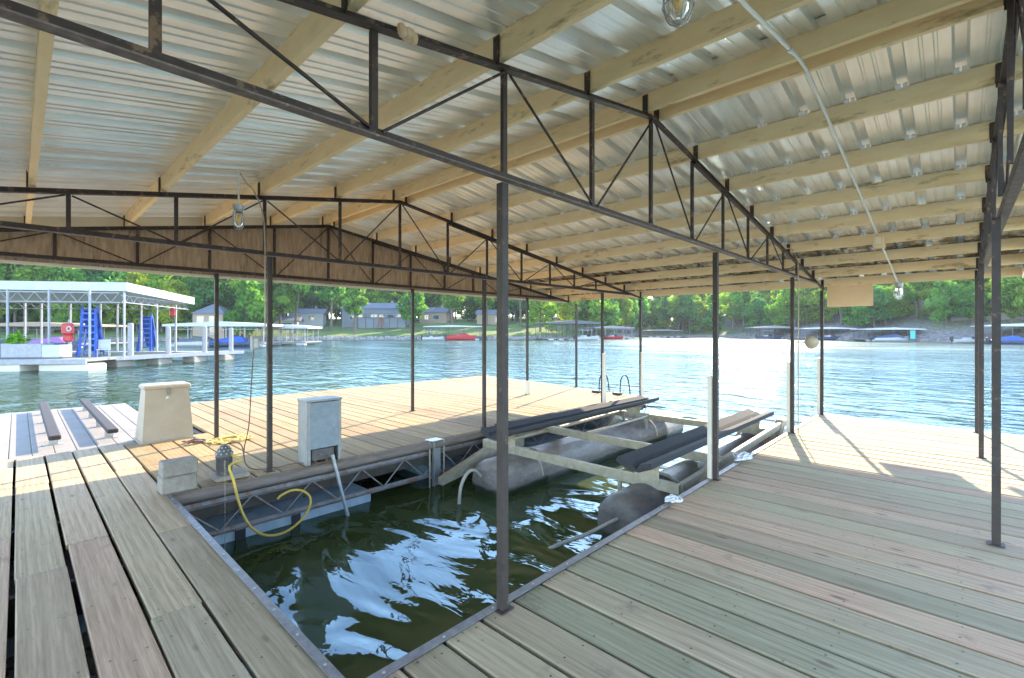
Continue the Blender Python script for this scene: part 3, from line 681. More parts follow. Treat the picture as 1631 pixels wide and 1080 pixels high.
# ------------------------------------------------------------------ the dock we stand on
def plank(mb, x0, x1, y0, y1, xr=None, top=0., th=.04):
    """board along X with eased top edges; xr(y) trims the right end"""
    dz = R.uniform(-.0025, .0025); b = .006
    mb.tint = R.random()
    e = (x1, x1) if xr is None else (min(x1, xr(y0)), min(x1, xr(y1)))
    wob = [R.uniform(-.003,.003) for _ in range(4)]
    y0a, y0b, y1a, y1b = y0+wob[0], y0+wob[1], y1+wob[2], y1+wob[3]
    zt = top+dz
    v = [(x0,y0a,zt-th),(e[0],y0b,zt-th),(e[1],y1b,zt-th),(x0,y1a,zt-th),
         (x0,y0a,zt-b),(e[0],y0b,zt-b),(e[1],y1b,zt-b),(x0,y1a,zt-b),
         (x0+.003,y0a+b,zt),(e[0]-.003,y0b+b,zt),(e[1]-.003,y1b-b,zt),(x0+.003,y1a-b,zt)]
    mb.add(v, [(0,3,2,1),(8,9,10,11)]+[(k+i, k+(i+1)%4, k+4+(i+1)%4, k+4+i) for k in (0,4) for i in range(4)])
def nails(mb, xs, y0, y1, mat_r=.006):
    for x in xs:
        for y in (y0+.045, y1-.045):
            cx_, cy_ = x+R.uniform(-.02,.02), y+R.uniform(-.012,.012)
            mb.add([(cx_+mat_r*math.cos(k*PI/3), cy_+mat_r*math.sin(k*PI/3), .0042) for k in range(6)], [tuple(range(6))])
# right-hand pier
RD = thing('right_pier', (-.3, 4, 0)); tag(RD, 'right-hand wooden pier of grey-green weathered planks', 'pier'); OR = (-.3, 4, 0)
m = MB(); nl = MB(); y = -3.63; i = 0
while y < 9.9:
    y1 = min(y+.219, 10.0); seam = None
    plank(m, -1.80, 1.35, y, y1)
    nails(nl, [-1.76, -1.3, -.9, -.45, 0, .45, .9, 1.28], y, y1); y += .241; i += 1
m.build('decking', 'deck_r', RD, OR); nl.build('nail_heads', 'blackp', RD, OR)
m = MB()
m.hexa([(-1.845,.93,-.13),(-1.838,.93,-.13),(-1.838,10.,-.13),(-1.845,10.,-.13),(-1.845,.93,.012),(-1.838,.93,.012),(-1.838,10.,.012),(-1.845,10.,.012)])
m.box(-1.838, -1.795, .93, 10., .0065, .012); m.build('edge_strip', 'strip', RD, OR)
m = MB(); y = 1.1
while y < 9.9: m.tube([(-1.817,y,.011),(-1.817,y,.0165)], .0075, 7); y += .33
m.build('edge_screws', 'galv', RD, OR)
m = MB()
for xx in (-1.74, -.9, 0, .9, 1.28): m.box(xx-.025, xx+.025, -3.6, 9.96, -.28, -.045)
m.box(-1.83, 1.35, 9.965, 10.0, -.3, -.043); m.build('joists', 'dark', RD, OR)
for k in range(5): f = MB(); f.bevbox(-1.5, 1.1, -3.2+k*2.7, -1.2+k*2.7, -.85, -.285, .04); f.build('float', 'foam', RD, OR)

# walkway across the head of the slip
WK = thing('walkway', (-5, 0, 0)); tag(WK, 'wooden walkway of wide grey planks across the head of the slip', 'walkway'); OW = (-5, 0, 0)
m = MB(); nl = MB(); ys = [.95-.245*k for k in range(0, 19)]
for k, y in enumerate(ys):
    yb, yt = y-.227, y
    if k == 0: segs = [(-1.81,-4.32),(-4.325,-6.548),(-6.555,-8.05)]
    elif k == 1: segs = [(-1.81,-3.05),(-3.055,-6.548),(-6.555,-8.05)]
    elif k == 2: segs = [(-1.81,-2.2),(-2.205,-4.52),(-4.55,-6.548),(-6.555,-8.05)]
    else:
        a = R.uniform(-3.,-5.2); segs = [(-1.81,a),(a-.006,-6.548),(-6.555,-8.05)]
    for q, (a, b) in enumerate(segs):
        yo = R.uniform(-.007,.007); w_ = .0 if not (k == 2 and q == 1) else -.012
        plank(m, b, a, yb+yo-w_*0+(.012 if k == 2 and q == 1 else 0), yt+yo)
        nails(nl, [b+.05, a-.05]+[q_ for q_ in (-7.9,-7.2,-5.9,-5.3,-4.65,-4.0,-3.4,-2.8,-2.3) if b+.2 < q_ < a-.2], yb+yo, yt+yo)
m.build('decking', 'deck_l', WK, OW); nl.build('nail_heads', 'blackp', WK, OW)
m = MB(); m.box(-5.22, -1.845, .962, .969, -.14, .012); m.box(-5.22, -1.845, .925, .962, .0065, .012); m.build('edge_strip', 'strip', WK, OW)
m = MB(); x = -5.05
while x < -1.9: m.tube([(x,.945,.011),(x,.945,.0165)], .0075, 7); x += .3
m.build('edge_screws', 'galv', WK, OW)
m = MB()
for yy in (.90, .1, -1., -2., -3.4): m.box(-8.03, -1.83, yy-.025, yy+.025, -.28, -.045)
for xx in (-7.9, -6.5, -5.3, -4., -2.8): m.box(xx-.025, xx+.025, -3.4, .87, -.27, -.05)
m.build('joists', 'dark', WK, OW)
for k in range(3): f = MB(); f.bevbox(-7.8+k*2., -6.1+k*2., -2.4, .5, -.85, -.285, .04); f.build('float', 'foam', WK, OW)

# left pier
LP = thing('left_pier', (-8, 5, 0)); tag(LP, 'wide left-hand wooden pier with golden sunlit planks and a steel truss side', 'pier'); OL = (-8, 5, 0)
m = MB(); nl = MB(); xr = lambda yy: -5.26 if yy < 9.95 else -5.26-(yy-9.95)/.16
y = .975; k = 0
while y < 11.0:
    st = .245 if y < 2.2 else .212; y1 = y+st-.013
    x0 = -8.05 if y < 1.72 else -11.65
    if y < 1.9: plank(m, x0, -6.553, y, y1); plank(m, -6.548, -5.26, y, y1)
    else:
        a = R.choice([-7.5,-8.9,-6.9]); plank(m, x0, a, y, y1, xr); 
        if a < min(xr(y), xr(y1))-.1: plank(m, a+.005, -5.26, y, y1, xr)
    if y < 9.6: nails(nl, [-5.33, -6.2, -6.9, -7.7], y, y1)
    y += st
m.build('decking', 'deck_p', LP, OL); nl.build('nail_heads', 'blackp', LP, OL)
m = MB(); m.tube([(-5.2,.97,-.05),(-5.2,3,-.05),(-5.2,6,-.05),(-5.2,9.95,-.05)], .058, 12); m.build('rub_rail', 'pipe', LP, OL)
m = MB()
for z in (-.13, -.43): m.box(-5.235, -5.23, .98, 9.9, z-.045, z); m.box(-5.23, -5.185, .98, 9.9, z-.045, z-.04)
m.build('truss_chords', 'rusty', LP, OL)
y = 1.05
while y < 9.6:
    for a, b in (((-5.205,y,-.16), (-5.205,y+.3,-.44)), ((-5.205,y+.3,-.44), (-5.205,y+.6,-.16))):
        m = MB(); m.tube([a, b], .009, 6); m.build('web_rod', 'rusty', LP, OL)
    y += .6
m = MB(); m.box(-5.30,-5.25,.98,9.9,-.3,-.045)
for yy in (1.9, 3.6, 5.3, 7., 8.7, 10.1): m.box(-11.6,-5.31,yy-.03,yy+.03,-.3,-.045)
for xx in (-6.6,-8.,-9.8,-11.55): m.box(xx-.025,xx+.025,1.95,10.,-.29,-.05)
m.build('joists', 'dark', LP, OL)
for yy0, yy1 in ((.99,3.02),(4.05,5.5),(6.2,7.9),(8.4,9.8)):
    m = MB(); m.bevbox(-6.4, -5.27, yy0, yy1, -.95, -.46, .03); 
    m.build('float', 'foam', LP, OL)
for yy in (1.55, 2.1):
    m = MB(); m.box(-5.268,-5.245,yy-.045,yy+.045,-.9,-.47); m.build('float_strap', 'blackp', LP, OL)
for yy0 in (2.2, 5.0, 7.8): m = MB(); m.bevbox(-11.5,-10.,yy0,yy0+2,-.95,-.31,.04); m.build('float', 'foam', LP, OL)
m = MB(); m.box(-5.18,-5.172,3.87,4.01,-.62,.01); m.box(-5.172,-5.12,3.87,3.876,-.62,.0); m.box(-5.30,-5.14,3.84,4.04,.008,.016)
for q in range(8): m.tube([(-5.173,3.94,-.08-q*.07),(-5.163,3.94,-.08-q*.07)], .012, 6)
m.build('mooring_bracket', 'galv', LP, OL)
for yy in (3.82, 4.06): m = MB(); m.tube([(-5.16,yy,.0),(-5.16,yy,-.62)], .012, 6); m.build('bracket_pin', 'galv_tan', LP, OL)

# personal watercraft platform of grey composite boards
SP = thing('watercraft_platform', (-10.3, -.4, 0)); tag(SP, 'low grey composite board platform beyond the walkway at the left', 'floating platform'); OS = (-10.3,-.4,0)
m = MB(); y = 1.52
while y > -3.4: plank(m, -12.65, -8.075, y-.196, y, None, -.02); y -= .2
m.build('decking', 'composite', SP, OS)
m = MB(); m.box(-12.69,-12.655,-3.4,1.55,-.22,-.015); m.box(-12.65,-8.075,1.523,1.555,-.22,-.018); m.build('edge_trim', 'pvc', SP, OS)
m = MB(); m.bevbox(-12.5,-8.2,-3.3,1.4,-.9,-.065,.05); m.build('float', 'foam', SP, OS)
for j, (yy, lb) in enumerate(((.33, 'left dark padded bunk rail on the grey platform'), (.9, 'right dark padded bunk rail on the grey platform, nearer the box'))):
    e = thing('bunk_rail', (-10.5, yy, -.02)); tag(e, lb, 'bunk rail', 'dark bunk rails on the grey platform')
    m = MB(); m.bevbox(-2.1, 2.1, -.06, .06, .12, .18, .012); m.build('padded_board', 'bunk', e)
    for xx in (-1.6, -.5, .6, 1.7): m = MB(); m.box(xx-.03, xx+.03, -.045, .045, 0, .122); m.box(xx-.05, xx+.05, -.1, .1, 0, .008); m.build('bracket', 'galv', e)

# ------------------------------------------------------------------ the canopy over the dock
RY, RZ = 3.48, 3.23
def top(y): return RZ-.172*(RY-y) if y < RY else RZ-.145*(y-RY)
CN = thing('dock_canopy', (-3.4, 4, 0)); tag(CN, 'brown steel and timber canopy with ribbed metal roof over the slip', 'canopy'); OC = (-3.4, 4, 0)
XT = {'F': -1.78, 'M': -5.35, 'T': -7.42, 'R': .19}
def angle_bar(mb, p, q, flip=1, w=.048, t=.006):
    """L section: upright leg and bottom flange"""
    p, q = Vector(p), Vector(q)
    mb.bar(p, q, t, w); o = Vector((flip*w/2, 0, -w/2+t/2)); mb.bar(p+o, q+o, w-t, t)
pur = [-1.62, -.77, .08, .93, 1.78, 2.62, 3.41, 3.60, 4.38, 5.2, 6.02, 6.84, 7.66, 8.48, 9.24, 9.97]
VY = [-1.2, -.45, .29, 1.03, 1.81, 2.65, 3.48, 4.28, 5.06, 5.86, 6.62, 7.36, 8.1, 8.8]
for key, X in XT.items():
    m = MB(); fl = 1
    angle_bar(m, (X, -2.1, top(-2.1)-.025), (X, RY, RZ-.025), fl); angle_bar(m, (X, RY, RZ-.025), (X, 9.98, top(9.98)-.025), fl)
    tr = m.build('truss', 'brown', CN, OC)
    m = MB(); m.bar((X+.012, -1.7, 2.325), (X+.012, 9.4, 2.325), .006, .05); m.build('bottom_chord', 'brown', tr)
    tr_child = bpy.data.objects[tr.name]
    # sub-parts share the canopy origin
    for ch in [c for c in bpy.data.objects if c.parent == tr]:
        for v in ch.data.vertices: v.co -= Vector(OC)
    m = MB(); m.bar((X+.038, -1.7, 2.301), (X+.038, 9.4, 2.301), .046, .006); m.build('bottom_flange', 'brown_dusty', tr, OC)
    m = MB(); m.bar((X+.014, 4.28, top(4.28)-.07), (X+.014, 9.2, 2.36), .03, .03); m.build('inner_chord', 'brown', tr, OC)
    for i, yy in enumerate(VY):
        if yy > 8.5: continue
        ztp = top(yy)-.05
        m = MB(); m.box(X-.014, X+.009, yy-.015, yy+.015, 2.352, ztp); m.build('upright', 'brown', tr, OC)
    for i in range(len(VY)-2):
        up0 = (i % 2 == 0)
        a = (X+.022, VY[i]+.02, top(VY[i])-.06) if up0 else (X+.022, VY[i]+.03, 2.34)
        b = (X+.022, VY[i+1]-.03, 2.34) if up0 else (X+.022, VY[i+1]-.02, top(VY[i+1])-.06)
        m = MB(); m.tube([a, b], .008, 6); m.build('tie_rod', 'brown', tr, OC)
    for p_ in pur:
        m = MB(); z0 = top(p_)+.001; m.box(X-.02, X+.022, p_-.034, p_-.028, z0-.03, z0+.125); m.box(X-.022, X-.017, p_-.0275, p_-.0225, z0, z0+.12); m.build('purlin_clip', 'brown', tr, OC)
for p_ in pur:
    z0 = top(p_)+.004; m = MB(); m.tint = R.random()
    z1 = z0+.138; m.box(-7.56, .66, p_-.0215, p_+.0195, z0, z1); m.build('purlin', 'purlin', CN, OC)
for p_ in pur[8:13]:  # small white blocks added to imitate light specks at the ribs above purlins
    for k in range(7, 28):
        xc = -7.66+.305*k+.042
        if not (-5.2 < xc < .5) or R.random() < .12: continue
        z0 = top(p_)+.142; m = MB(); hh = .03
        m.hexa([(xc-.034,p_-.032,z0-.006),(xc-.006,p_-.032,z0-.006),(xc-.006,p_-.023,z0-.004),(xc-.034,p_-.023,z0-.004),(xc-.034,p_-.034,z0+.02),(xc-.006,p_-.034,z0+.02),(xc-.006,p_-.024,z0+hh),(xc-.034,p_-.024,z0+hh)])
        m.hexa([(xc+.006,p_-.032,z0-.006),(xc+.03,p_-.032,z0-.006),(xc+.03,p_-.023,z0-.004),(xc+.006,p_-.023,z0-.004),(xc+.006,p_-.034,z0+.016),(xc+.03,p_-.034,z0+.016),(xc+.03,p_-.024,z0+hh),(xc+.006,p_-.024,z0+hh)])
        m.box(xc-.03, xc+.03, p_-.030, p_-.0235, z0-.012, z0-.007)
        m.build('rib_light_speck', 'light_speck', CN, OC)
# ribbed sheets: closed profile swept along the slope
def rib_profile(x0, x1):
    pts = []; x = x0
    while x < x1-.02:
        for dx, h in ((0,0),(.014,.044),(.070,.044),(.084,0),(.150,0),(.156,.006),(.168,.006),(.174,0),(.220,0),(.226,.006),(.238,.006),(.244,0)):
            if x+dx < x1: pts.append((x+dx, h))
        x += .305
    pts.append((x1, 0)); return pts
prof = rib_profile(-7.66, .72)
def sheet(ya, yb, name):
    m = MB(); n = len(prof); base = .147
    za, zb = top(ya)+base, top(yb)+base
    v = [(x, ya, za+h) for x, h in prof]+[(x, yb, zb+h) for x, h in prof]+[(x, ya, za+h+.002) for x, h in prof]+[(x, yb, zb+h+.002) for x, h in prof]
    f = []
    for i in range(n-1): f += [(i, n+i, n+i+1, i+1), (2*n+i, 2*n+i+1, 3*n+i+1, 3*n+i), (i, i+1, 2*n+i+1, 2*n+i), (n+i, 3*n+i, 3*n+i+1, n+i+1)]
    f += [(0, 2*n, 3*n, n), (n-1, 2*n-1, 4*n-1, 3*n-1)]
    m.add(v, f); return m.build(name, 'roof', CN, OC)
sheet(-2.35, RY-.002, 'roof_panel'); sheet(RY+.002, 10.16, 'roof_panel')
m = MB(); m.hexa([(-7.7,RY-.16,RZ+.15),(.76,RY-.16,RZ+.15),(.76,RY,RZ+.184),(-7.7,RY,RZ+.184),(-7.7,RY-.16,RZ+.154),(.76,RY-.16,RZ+.154),(.76,RY,RZ+.19),(-7.7,RY,RZ+.19)])
m.hexa([(-7.7,RY+.001,RZ+.184),(.76,RY+.001,RZ+.184),(.76,RY+.16,RZ+.156),(-7.7,RY+.16,RZ+.156),(-7.7,RY+.001,RZ+.19),(.76,RY+.001,RZ+.19),(.76,RY+.16,RZ+.162),(-7.7,RY+.16,RZ+.162)]); m.build('ridge_cap', 'roof', CN, OC)
for X in (-7.585, .685):
    for ya, yb in ((-2.3, RY), (RY+.001, 10.1)):
        m = MB(); za, zb = top(ya), top(yb); m.hexa([(X-.018,ya,za-.0),(X+.018,ya,za-.0),(X+.018,yb,zb-.0),(X-.018,yb,zb-.0),(X-.018,ya,za+.142),(X+.018,ya,za+.142),(X+.018,yb,zb+.142),(X-.018,yb,zb+.142)]); m.build('fascia_board', 'fascia', CN, OC)
# plywood along the left truss
ybr = [-2.0, .43, 2.87, RY, 5.3, 7.74, 9.9]
for a, b in zip(ybr, ybr[1:]):
    m = MB(); X0, X1 = -7.462, -7.45; a2 = a+.0002; z0 = 2.27
    za, zb = max(z0+.03, top(a2)-.03), max(z0+.03, top(b)-.03)
    m.hexa([(X0,a2,z0),(X1,a2,z0),(X1,b,z0),(X0,b,z0),(X0,a2,za),(X1,a2,za),(X1,b,zb),(X0,b,zb)]); m.build('plywood_panel', 'ply', CN, OC)
m = MB(); m.box(-7.475,-7.44,-2.,9.9,2.235,2.268); m.build('bottom_batten', 'fascia', CN, OC)
# posts with their guards
PO = {'F': [-1.25, 1.80, 4.86, 7.87, 9.93], 'M': [-1.25, 1.86, 5.0, 8.34, 9.95], 'T': [-1.25, 1.89, 5.10, 8.33, 10.3], 'R': [-1.25, 1.75, 4.73, 7.85, 9.75]}
GUARD = {('F',4.86):1.03, ('F',7.87):1.03, ('F',9.93):1.0, ('M',8.34):1.03, ('M',9.95):1.0, ('T',8.33):.33}
for key, ys in PO.items():
    X = XT[key]
    for yy in ys:
        w_ = .0225; zt_ = min(2.297, top(min(yy, 9.95))-.06) if yy > 9 else 2.297
        m = MB(); m.box(X-w_-.003, X+w_-.003, yy-w_, yy+w_, 0.0 if key != 'x' else 0, zt_ if yy > 9 else 2.294)
        m.box(X-.045, X+.04, yy-.045, yy+.045, .0045, .011)
        po = m.build('post', 'post', CN, OC)
        if (key, yy) in GUARD:
            h = GUARD[(key, yy)]; s = -1 if key == 'F' else 1
            g = MB()
            if key == 'T': g.box(X-.045, X+.04, yy-.045, yy+.045, .012, h)
            else:
                xa = X+s*.027-.003; xb = xa+s*.04; g.box(min(xa,xb), max(xa,xb), yy-.045, yy+.04, -.05 if key == 'F' and False else .013, h); g.box(min(xa,xb)-.004, max(xa,xb)+.004, yy-.049, yy+.044, h, h+.012)
            g.build('guard', 'pvc', po, OC)
# short end braces at the far eave
# plywood sheet hanging from the eave
m = MB(); m.box(-1.72, -1.06, 10.0, 10.012, 1.93, 2.325); o = m.build('hanging_sheet', 'plate', off=(-1.4, 10, 1.93)); tag(o, 'blank tan plywood sheet hanging from the far eave', 'plywood sheet')

m = MB(); c0 = Vector((-1.74, 1.17, top(1.17)-.03))
for k_ in range(9):
    pr = [(.0,.0),(.016,-.008),(.019,-.03),(.015,-.045),(.0,-.046)]; o2 = c0+Vector((R.uniform(-.012,.02), R.uniform(-.055,.055), R.uniform(-.01,.02)))
    m.tube([o2+Vector((0,0,z)) for r_, z in pr], [max(r_, .001) for r_, z in pr], 8)
o = m.build('wasp_nest', 'plate', off=tuple(c0)); tag(o, 'small tan wasp nest stuck to the near roof truss', 'wasp nest')
# ------------------------------------------------------------------ lamps and conduit
def jar_lamp(loc, label, s=1., amber=True):
    e = thing('caged_lamp', loc); tag(e, label, 'lamp', 'caged jar lamps under the canopy')
    m = MB(); m.tube([(0,0,0),(0,0,-.05*s)], [.055*s,.05*s], 14); m.tube([(0,0,-.05*s),(0,0,-.075*s)], [.04*s,.045*s], 14); m.build('socket', 'galv', e)
    m = MB(); pr = [(.042,-.075),(.045,-.10),(.045,-.17),(.036,-.205),(.018,-.225),(.002,-.23)]
    m.tube([(0,0,z*s) for r, z in pr], [r*s for r, z in pr], 14); m.build('glass_jar', 'glass', e)
    m = MB(); pr = [(.012,-.08),(.013,-.11),(.028,-.14),(.028,-.17),(.012,-.195)]; m.tube([(0,0,z*s) for r, z in pr], [r*s for r, z in pr], 10); m.build('bulb', 'bulb' if amber else 'white', e)
    m = MB()
    for k in range(4):
        a = k*PI/4
        pts = [(math.cos(a)*r*s, math.sin(a)*r*s, z*s) for r, z in ((.052,-.07),(.056,-.12),(.055,-.18),(.035,-.235),(0,-.25),(-.035,-.235),(-.055,-.18),(-.056,-.12),(-.052,-.07))]
        m.tube(smoothpath(pts, 2), .0028*s, 5)
    for z in (-.12, -.18): m.tube([(math.cos(k*PI/8)*.057*s, math.sin(k*PI/8)*.057*s, z*s) for k in range(17)], .0028*s, 5)
    m.build('wire_cage', 'galv', e); return e
jar_lamp((-.76, 1.70, top(1.70)-.03), 'caged jar lamp overhead, largest and nearest of the lamps')
jar_lamp((-4.56, 1.33, 2.60), 'caged jar lamp with amber bulb before the plywood at the left', .85)
jar_lamp((-.72, 9.93, top(9.93)-.01), 'caged clear jar lamp hanging at the far eave', 1.1, False)
m = MB(); cz = lambda y: top(y)-.016
m.tube([(-4.56,1.33,2.6),(-4.56,1.33,2.9)], .008, 6); o = m.build('lamp_stem', 'conduit', off=(-4.56,1.33,2.9)); tag(o, 'short pale conduit drop carrying the left amber lamp', 'conduit')
m = MB(); m.tube([(-.72, -2.0, cz(-2.)), (-.72, 1.6, cz(1.6)), (-.72, RY-.12, cz(RY-.12)), (-.72, RY+.12, cz(RY+.12)), (-.72, 7.2, cz(7.2))], .0115, 8)
m.tube([(-.72, 7.46, cz(7.46)-.01), (-.72, 9.9, cz(9.9))], .0115, 8)
m.tube([(-.72,3.1,cz(3.1)),(-.72,3.16,cz(3.16))], .017, 8)
o = m.build('conduit', 'conduit', off=(-.72, 4, 3)); tag(o, 'long pale electrical conduit running down under the purlins', 'conduit')
e = thing('junction_box', (-.72, 7.33, top(7.33))); tag(e, 'tan junction box on the conduit near the stained roof bays', 'junction box')
m = MB(); m.bevbox(-.055,.055,-.11,.11,-.135,-.004,.008); m.build('box', 'plate', e); m = MB(); m.box(-.03,.03,-.114,-.109,-.11,-.03); m.build('cover', 'fascia', e)
m = MB(); pth = smoothpath([(-1.70,7.84,.01),(-1.70,7.84,1.2),(-1.70,7.84,2.35),(-1.71,7.80,2.55),(-1.72,7.6,2.66),(-1.72,7.2,top(7.2)-.06)], 5); m.tube(pth, .008, 7)
o = m.build('post_conduit', 'galv_tan', off=(-1.7,7.84,0)); tag(o, 'thin pale conduit running up the post with the oval lamp', 'conduit')
e = thing('oval_lamp', (-1.60, 7.93, 1.34)); tag(e, 'beige oval lamp head fixed on the right side of a post', 'lamp')
m = MB(); pr = [(0,.0),(.04,.02),(.085,.05),(.095,.10),(.07,.16),(.02,.19),(0,.195)]
v = []
for r_, u in pr:
    for k in range(12): a = k*PI/6; v.append((u-.05, r_*math.cos(a)*.6, r_*math.sin(a)))
m.add(v, [(i*12+k, i*12+(k+1)%12, i*12+12+(k+1)%12, i*12+12+k) for i in range(6) for k in range(12)], True); m.build('shell', 'galv_tan', e)
m = MB(); m.tube([(-.12,-.06,0),(-.04,0,0)], .012, 6); m.build('bracket', 'galv', e)
# conduit and switch box on the left inner post
m = MB(); m.tube(smoothpath([(-5.31,1.80,1.45),(-5.31,1.80,2.2),(-5.30,1.78,2.7),(-5.2,1.66,2.92),(-4.9,1.5,2.9),(-4.58,1.34,2.9)], 5), .0075, 7); o = m.build('post_conduit', 'galv_tan', off=(-5.31,1.8,1.4)); tag(o, 'pale conduit rising along the left inner post to the amber lamp', 'conduit')
e = thing('switch_box', (-5.40, 1.77, 1.3)); tag(e, 'small grey switch box halfway up the left inner post', 'switch box')
m = MB(); m.bevbox(-.035,.03,-.075,-.005,0,.15,.006); m.build('box', 'boxgrey', e); m = MB(); m.box(.03,.034,-.06,-.02,.03,.12); m.build('cover', 'galv', e)
m = MB(); m.tube(smoothpath([(-5.41,1.72,1.3),(-5.42,1.70,.9),(-5.46,1.69,.5),(-5.52,1.66,.2),(-5.5,1.72,.03),(-5.40,1.95,.014),(-5.42,2.10,.014),(-5.36,2.22,.014),(-5.2,2.36,.02),(-5.18,2.45,.05)], 6), .006, 6)
o = m.build('power_cable', 'wire', off=(-5.4,1.9,0)); tag(o, 'thin brown cable hanging from switch box and trailing to the grey cabinet', 'cable')

# ------------------------------------------------------------------ things on the left pier and walkway
e = thing('dock_box', (-8.08, 1.42, 0)); tag(e, 'cream fibreglass dock box with sloping front and latch', 'dock box')
m = MB(); m.hexa([(-.27,-.29,0),(.27,-.29,0),(.27,.29,0),(-.27,.29,0),(-.19,-.235,.70),(.15,-.235,.70),(.15,.255,.70),(-.19,.255,.70)]); m.build('body', 'gelcoat', e)
m = MB(); m.bevbox(-.21,.175,-.26,.28,.70,.765,.018); m.build('lid', 'gelcoat', e)
m = MB(); m.box(.168,.182,-.0,.03,.62,.72); m.build('latch', 'strip', e)
m = MB(); m.hexa([(.174,-.08,.50),(.178,-.08,.50),(.178,-.05,.48),(.174,-.05,.48),(.166,0.,.60),(.170,0.,.60),(.170,.03,.58),(.166,.03,.58)]); m.build('paper_tag', 'tag', e)
m = MB(); m.box(-.29,.29,-.31,.31,0.001,.02); m.build('base_rim', 'gelcoat', e)

e = thing('power_cabinet', (-5.38, 2.42, 0)); tag(e, 'grey metal power cabinet with blue-grey front panel, open at its foot', 'electrical cabinet')
m = MB(); m.box(-.12,-.115,-.2,.2,0,.70); m.box(-.12,.12,-.2,-.195,0,.70); m.box(-.12,.12,.195,.2,0,.70); m.box(.07,.12,-.194,-.16,0,.70); m.box(.105,.12,.165,.194,0,.70); m.build('housing', 'boxgrey', e)
m = MB(); m.bevbox(-.13,.135,-.21,.21,.70,.725,.006); m.build('lid', 'boxgrey', e)
m = MB(); m.box(.112,.118,-.158,.163,.17,.69); m.build('front_panel', 'boxblue', e)
m = MB(); m.box(-.05,.08,-.13,.13,.03,.15); m.tube([(.06,-.08,.0),(.06,-.08,.17)], .018, 6); m.tube([(.06,.05,.0),(.06,.05,.17)], .014, 6); m.build('terminals', 'pump', e)
m = MB(); m.tube([(-5.15,2.46,.10),(-5.13,2.5,-.1),(-5.02,2.62,-.75)], .021, 8); o = m.build('steel_pole', 'galv', off=(-5.13,2.5,-.7)); tag(o, 'slim galvanised pole leaning from the cabinet down into the water', 'pole')

e = thing('submersible_pump', (-5.42, 1.45, 0)); tag(e, 'dark upright pump with perforated domed top at the slip edge', 'pump')
m = MB(); pr = [(.075,.05),(.075,.22),(.082,.225),(.08,.245),(.062,.30),(.035,.335),(.01,.34)]; m.tube([(0,0,z) for r, z in pr], [r for r, z in pr], 12); m.build('body', 'pump', e)
m = MB(); m.bevbox(-.12,.13,-.11,.2,0.004,.055,.01); m.build('base', 'conc', e)
m = MB()
for k in range(10):
    for j, (r_, z_) in enumerate(((.074,.262),(.060,.292),(.042,.32))):
        a = k*PI/5+j*.3; m.tube([(r_*math.cos(a),r_*math.sin(a),z_),((r_+.008)*math.cos(a),(r_+.008)*math.sin(a),z_+.004)], .008, 5)
m.build('strainer_studs', 'galv', e)
e = thing('concrete_block', (-5.36, 1.04, 0)); tag(e, 'small grey stepped block at the corner of the slip', 'concrete block')
m = MB(); m.bevbox(-.10,.11,-.14,.14,.0,.15,.012,.004); m.build('base', 'conc', e); m = MB(); m.bevbox(-.095,.095,-.13,.15,.151,.285,.01,.002); m.build('cap', 'conc', e)

# yellow hose looped into the slip, laid out on the slip side of the pier
def onP(px, py, X):
    Y = onX(px, X); d = -SA*X+CA*Y; return (X, Y, CAMH-(py-HY)*d/F)
hp = [(-5.36,1.50,.24), (-5.25,1.56,.20)]+[onP(*q) for q in [(366,742,-5.12),(372,765,-5.08),(379,795,-5.04),(390,825,-5.0),(407,846,-4.97),(430,853,-4.94),(455,847,-4.94),(478,830,-4.97),(492,810,-5.0),(494,792,-5.03),(482,782,-5.06),(465,781,-5.08),(448,789,-5.1),(442,795,-5.1)]]
m = MB(); m.tube(smoothpath(hp, 5), .0125, 10); o = m.build('yellow_hose', 'yellow', off=(-5.1,1.6,0)); tag(o, 'yellow hose looping from the pump down to the water', 'hose')
m = MB(); m.tube(smoothpath([(-5.42,1.45,.34),(-5.38,1.52,.37),(-5.33,1.58,.33),(-5.31,1.6,.22)], 6), .006, 6); o = m.build('pump_lead', 'wire', off=(-5.4,1.5,.3)); tag(o, 'thin brown lead curving over the pump', 'cable')
m = MB()
for k in range(34):
    z = .26-k*.03; y_ = 1.37; m.tube([(-5.105+(.008 if k%2 else 0), y_, z), (-5.105+(0 if k%2 else .008), y_, z-.026)], .0035, 5)
o = m.build('hanging_chain', 'galv_tan', off=(-5.1,1.37,-.4)); tag(o, 'thin rusty chain hanging past the pump into the slip', 'chain')
# faded rope heap by the outer post
def rope_heap(cx_, cy_, r0, n, rr, mat, name, label, cat, zb=.01, flat=.05, sx=1.):
    pts = []; ph = 0
    for i in range(n):
        ph += R.uniform(.5, .9); r_ = r0*R.uniform(.3, 1.); pts.append((cx_+r_*math.cos(ph)*sx+R.gauss(0,.02), cy_+r_*math.sin(ph)+R.gauss(0,.02), zb+flat*R.random()*(1-r_/r0*.7)))
    m = MB(); m.tube(smoothpath(pts, 3), rr, 6); o = m.build(name, mat, off=(cx_, cy_, 0)); tag(o, label, cat); return o
rope_heap(-7.27, 2.0, .27, 75, .008, 'rope', 'rope_heap', 'tangled heap of faded yellow rope round the foot of a post', 'rope')
rope_heap(-7.42, 1.62, .13, 22, .009, 'wire', 'dark_rope', 'short tangle of dark rope beside the cream dock box', 'rope')
rope_heap(-1.82, 3.95, .075, 60, .009, 'wrope', 'mooring_rope', 'white mooring rope bundle at the deck edge beside the near grey tank', 'rope', .02, .05, .5)
rope_heap(-1.84, 5.85, .2, 70, .011, 'wrope', 'mooring_rope', 'white mooring rope bundle at the deck edge where the sunlight starts', 'rope', .02, .06, .3)

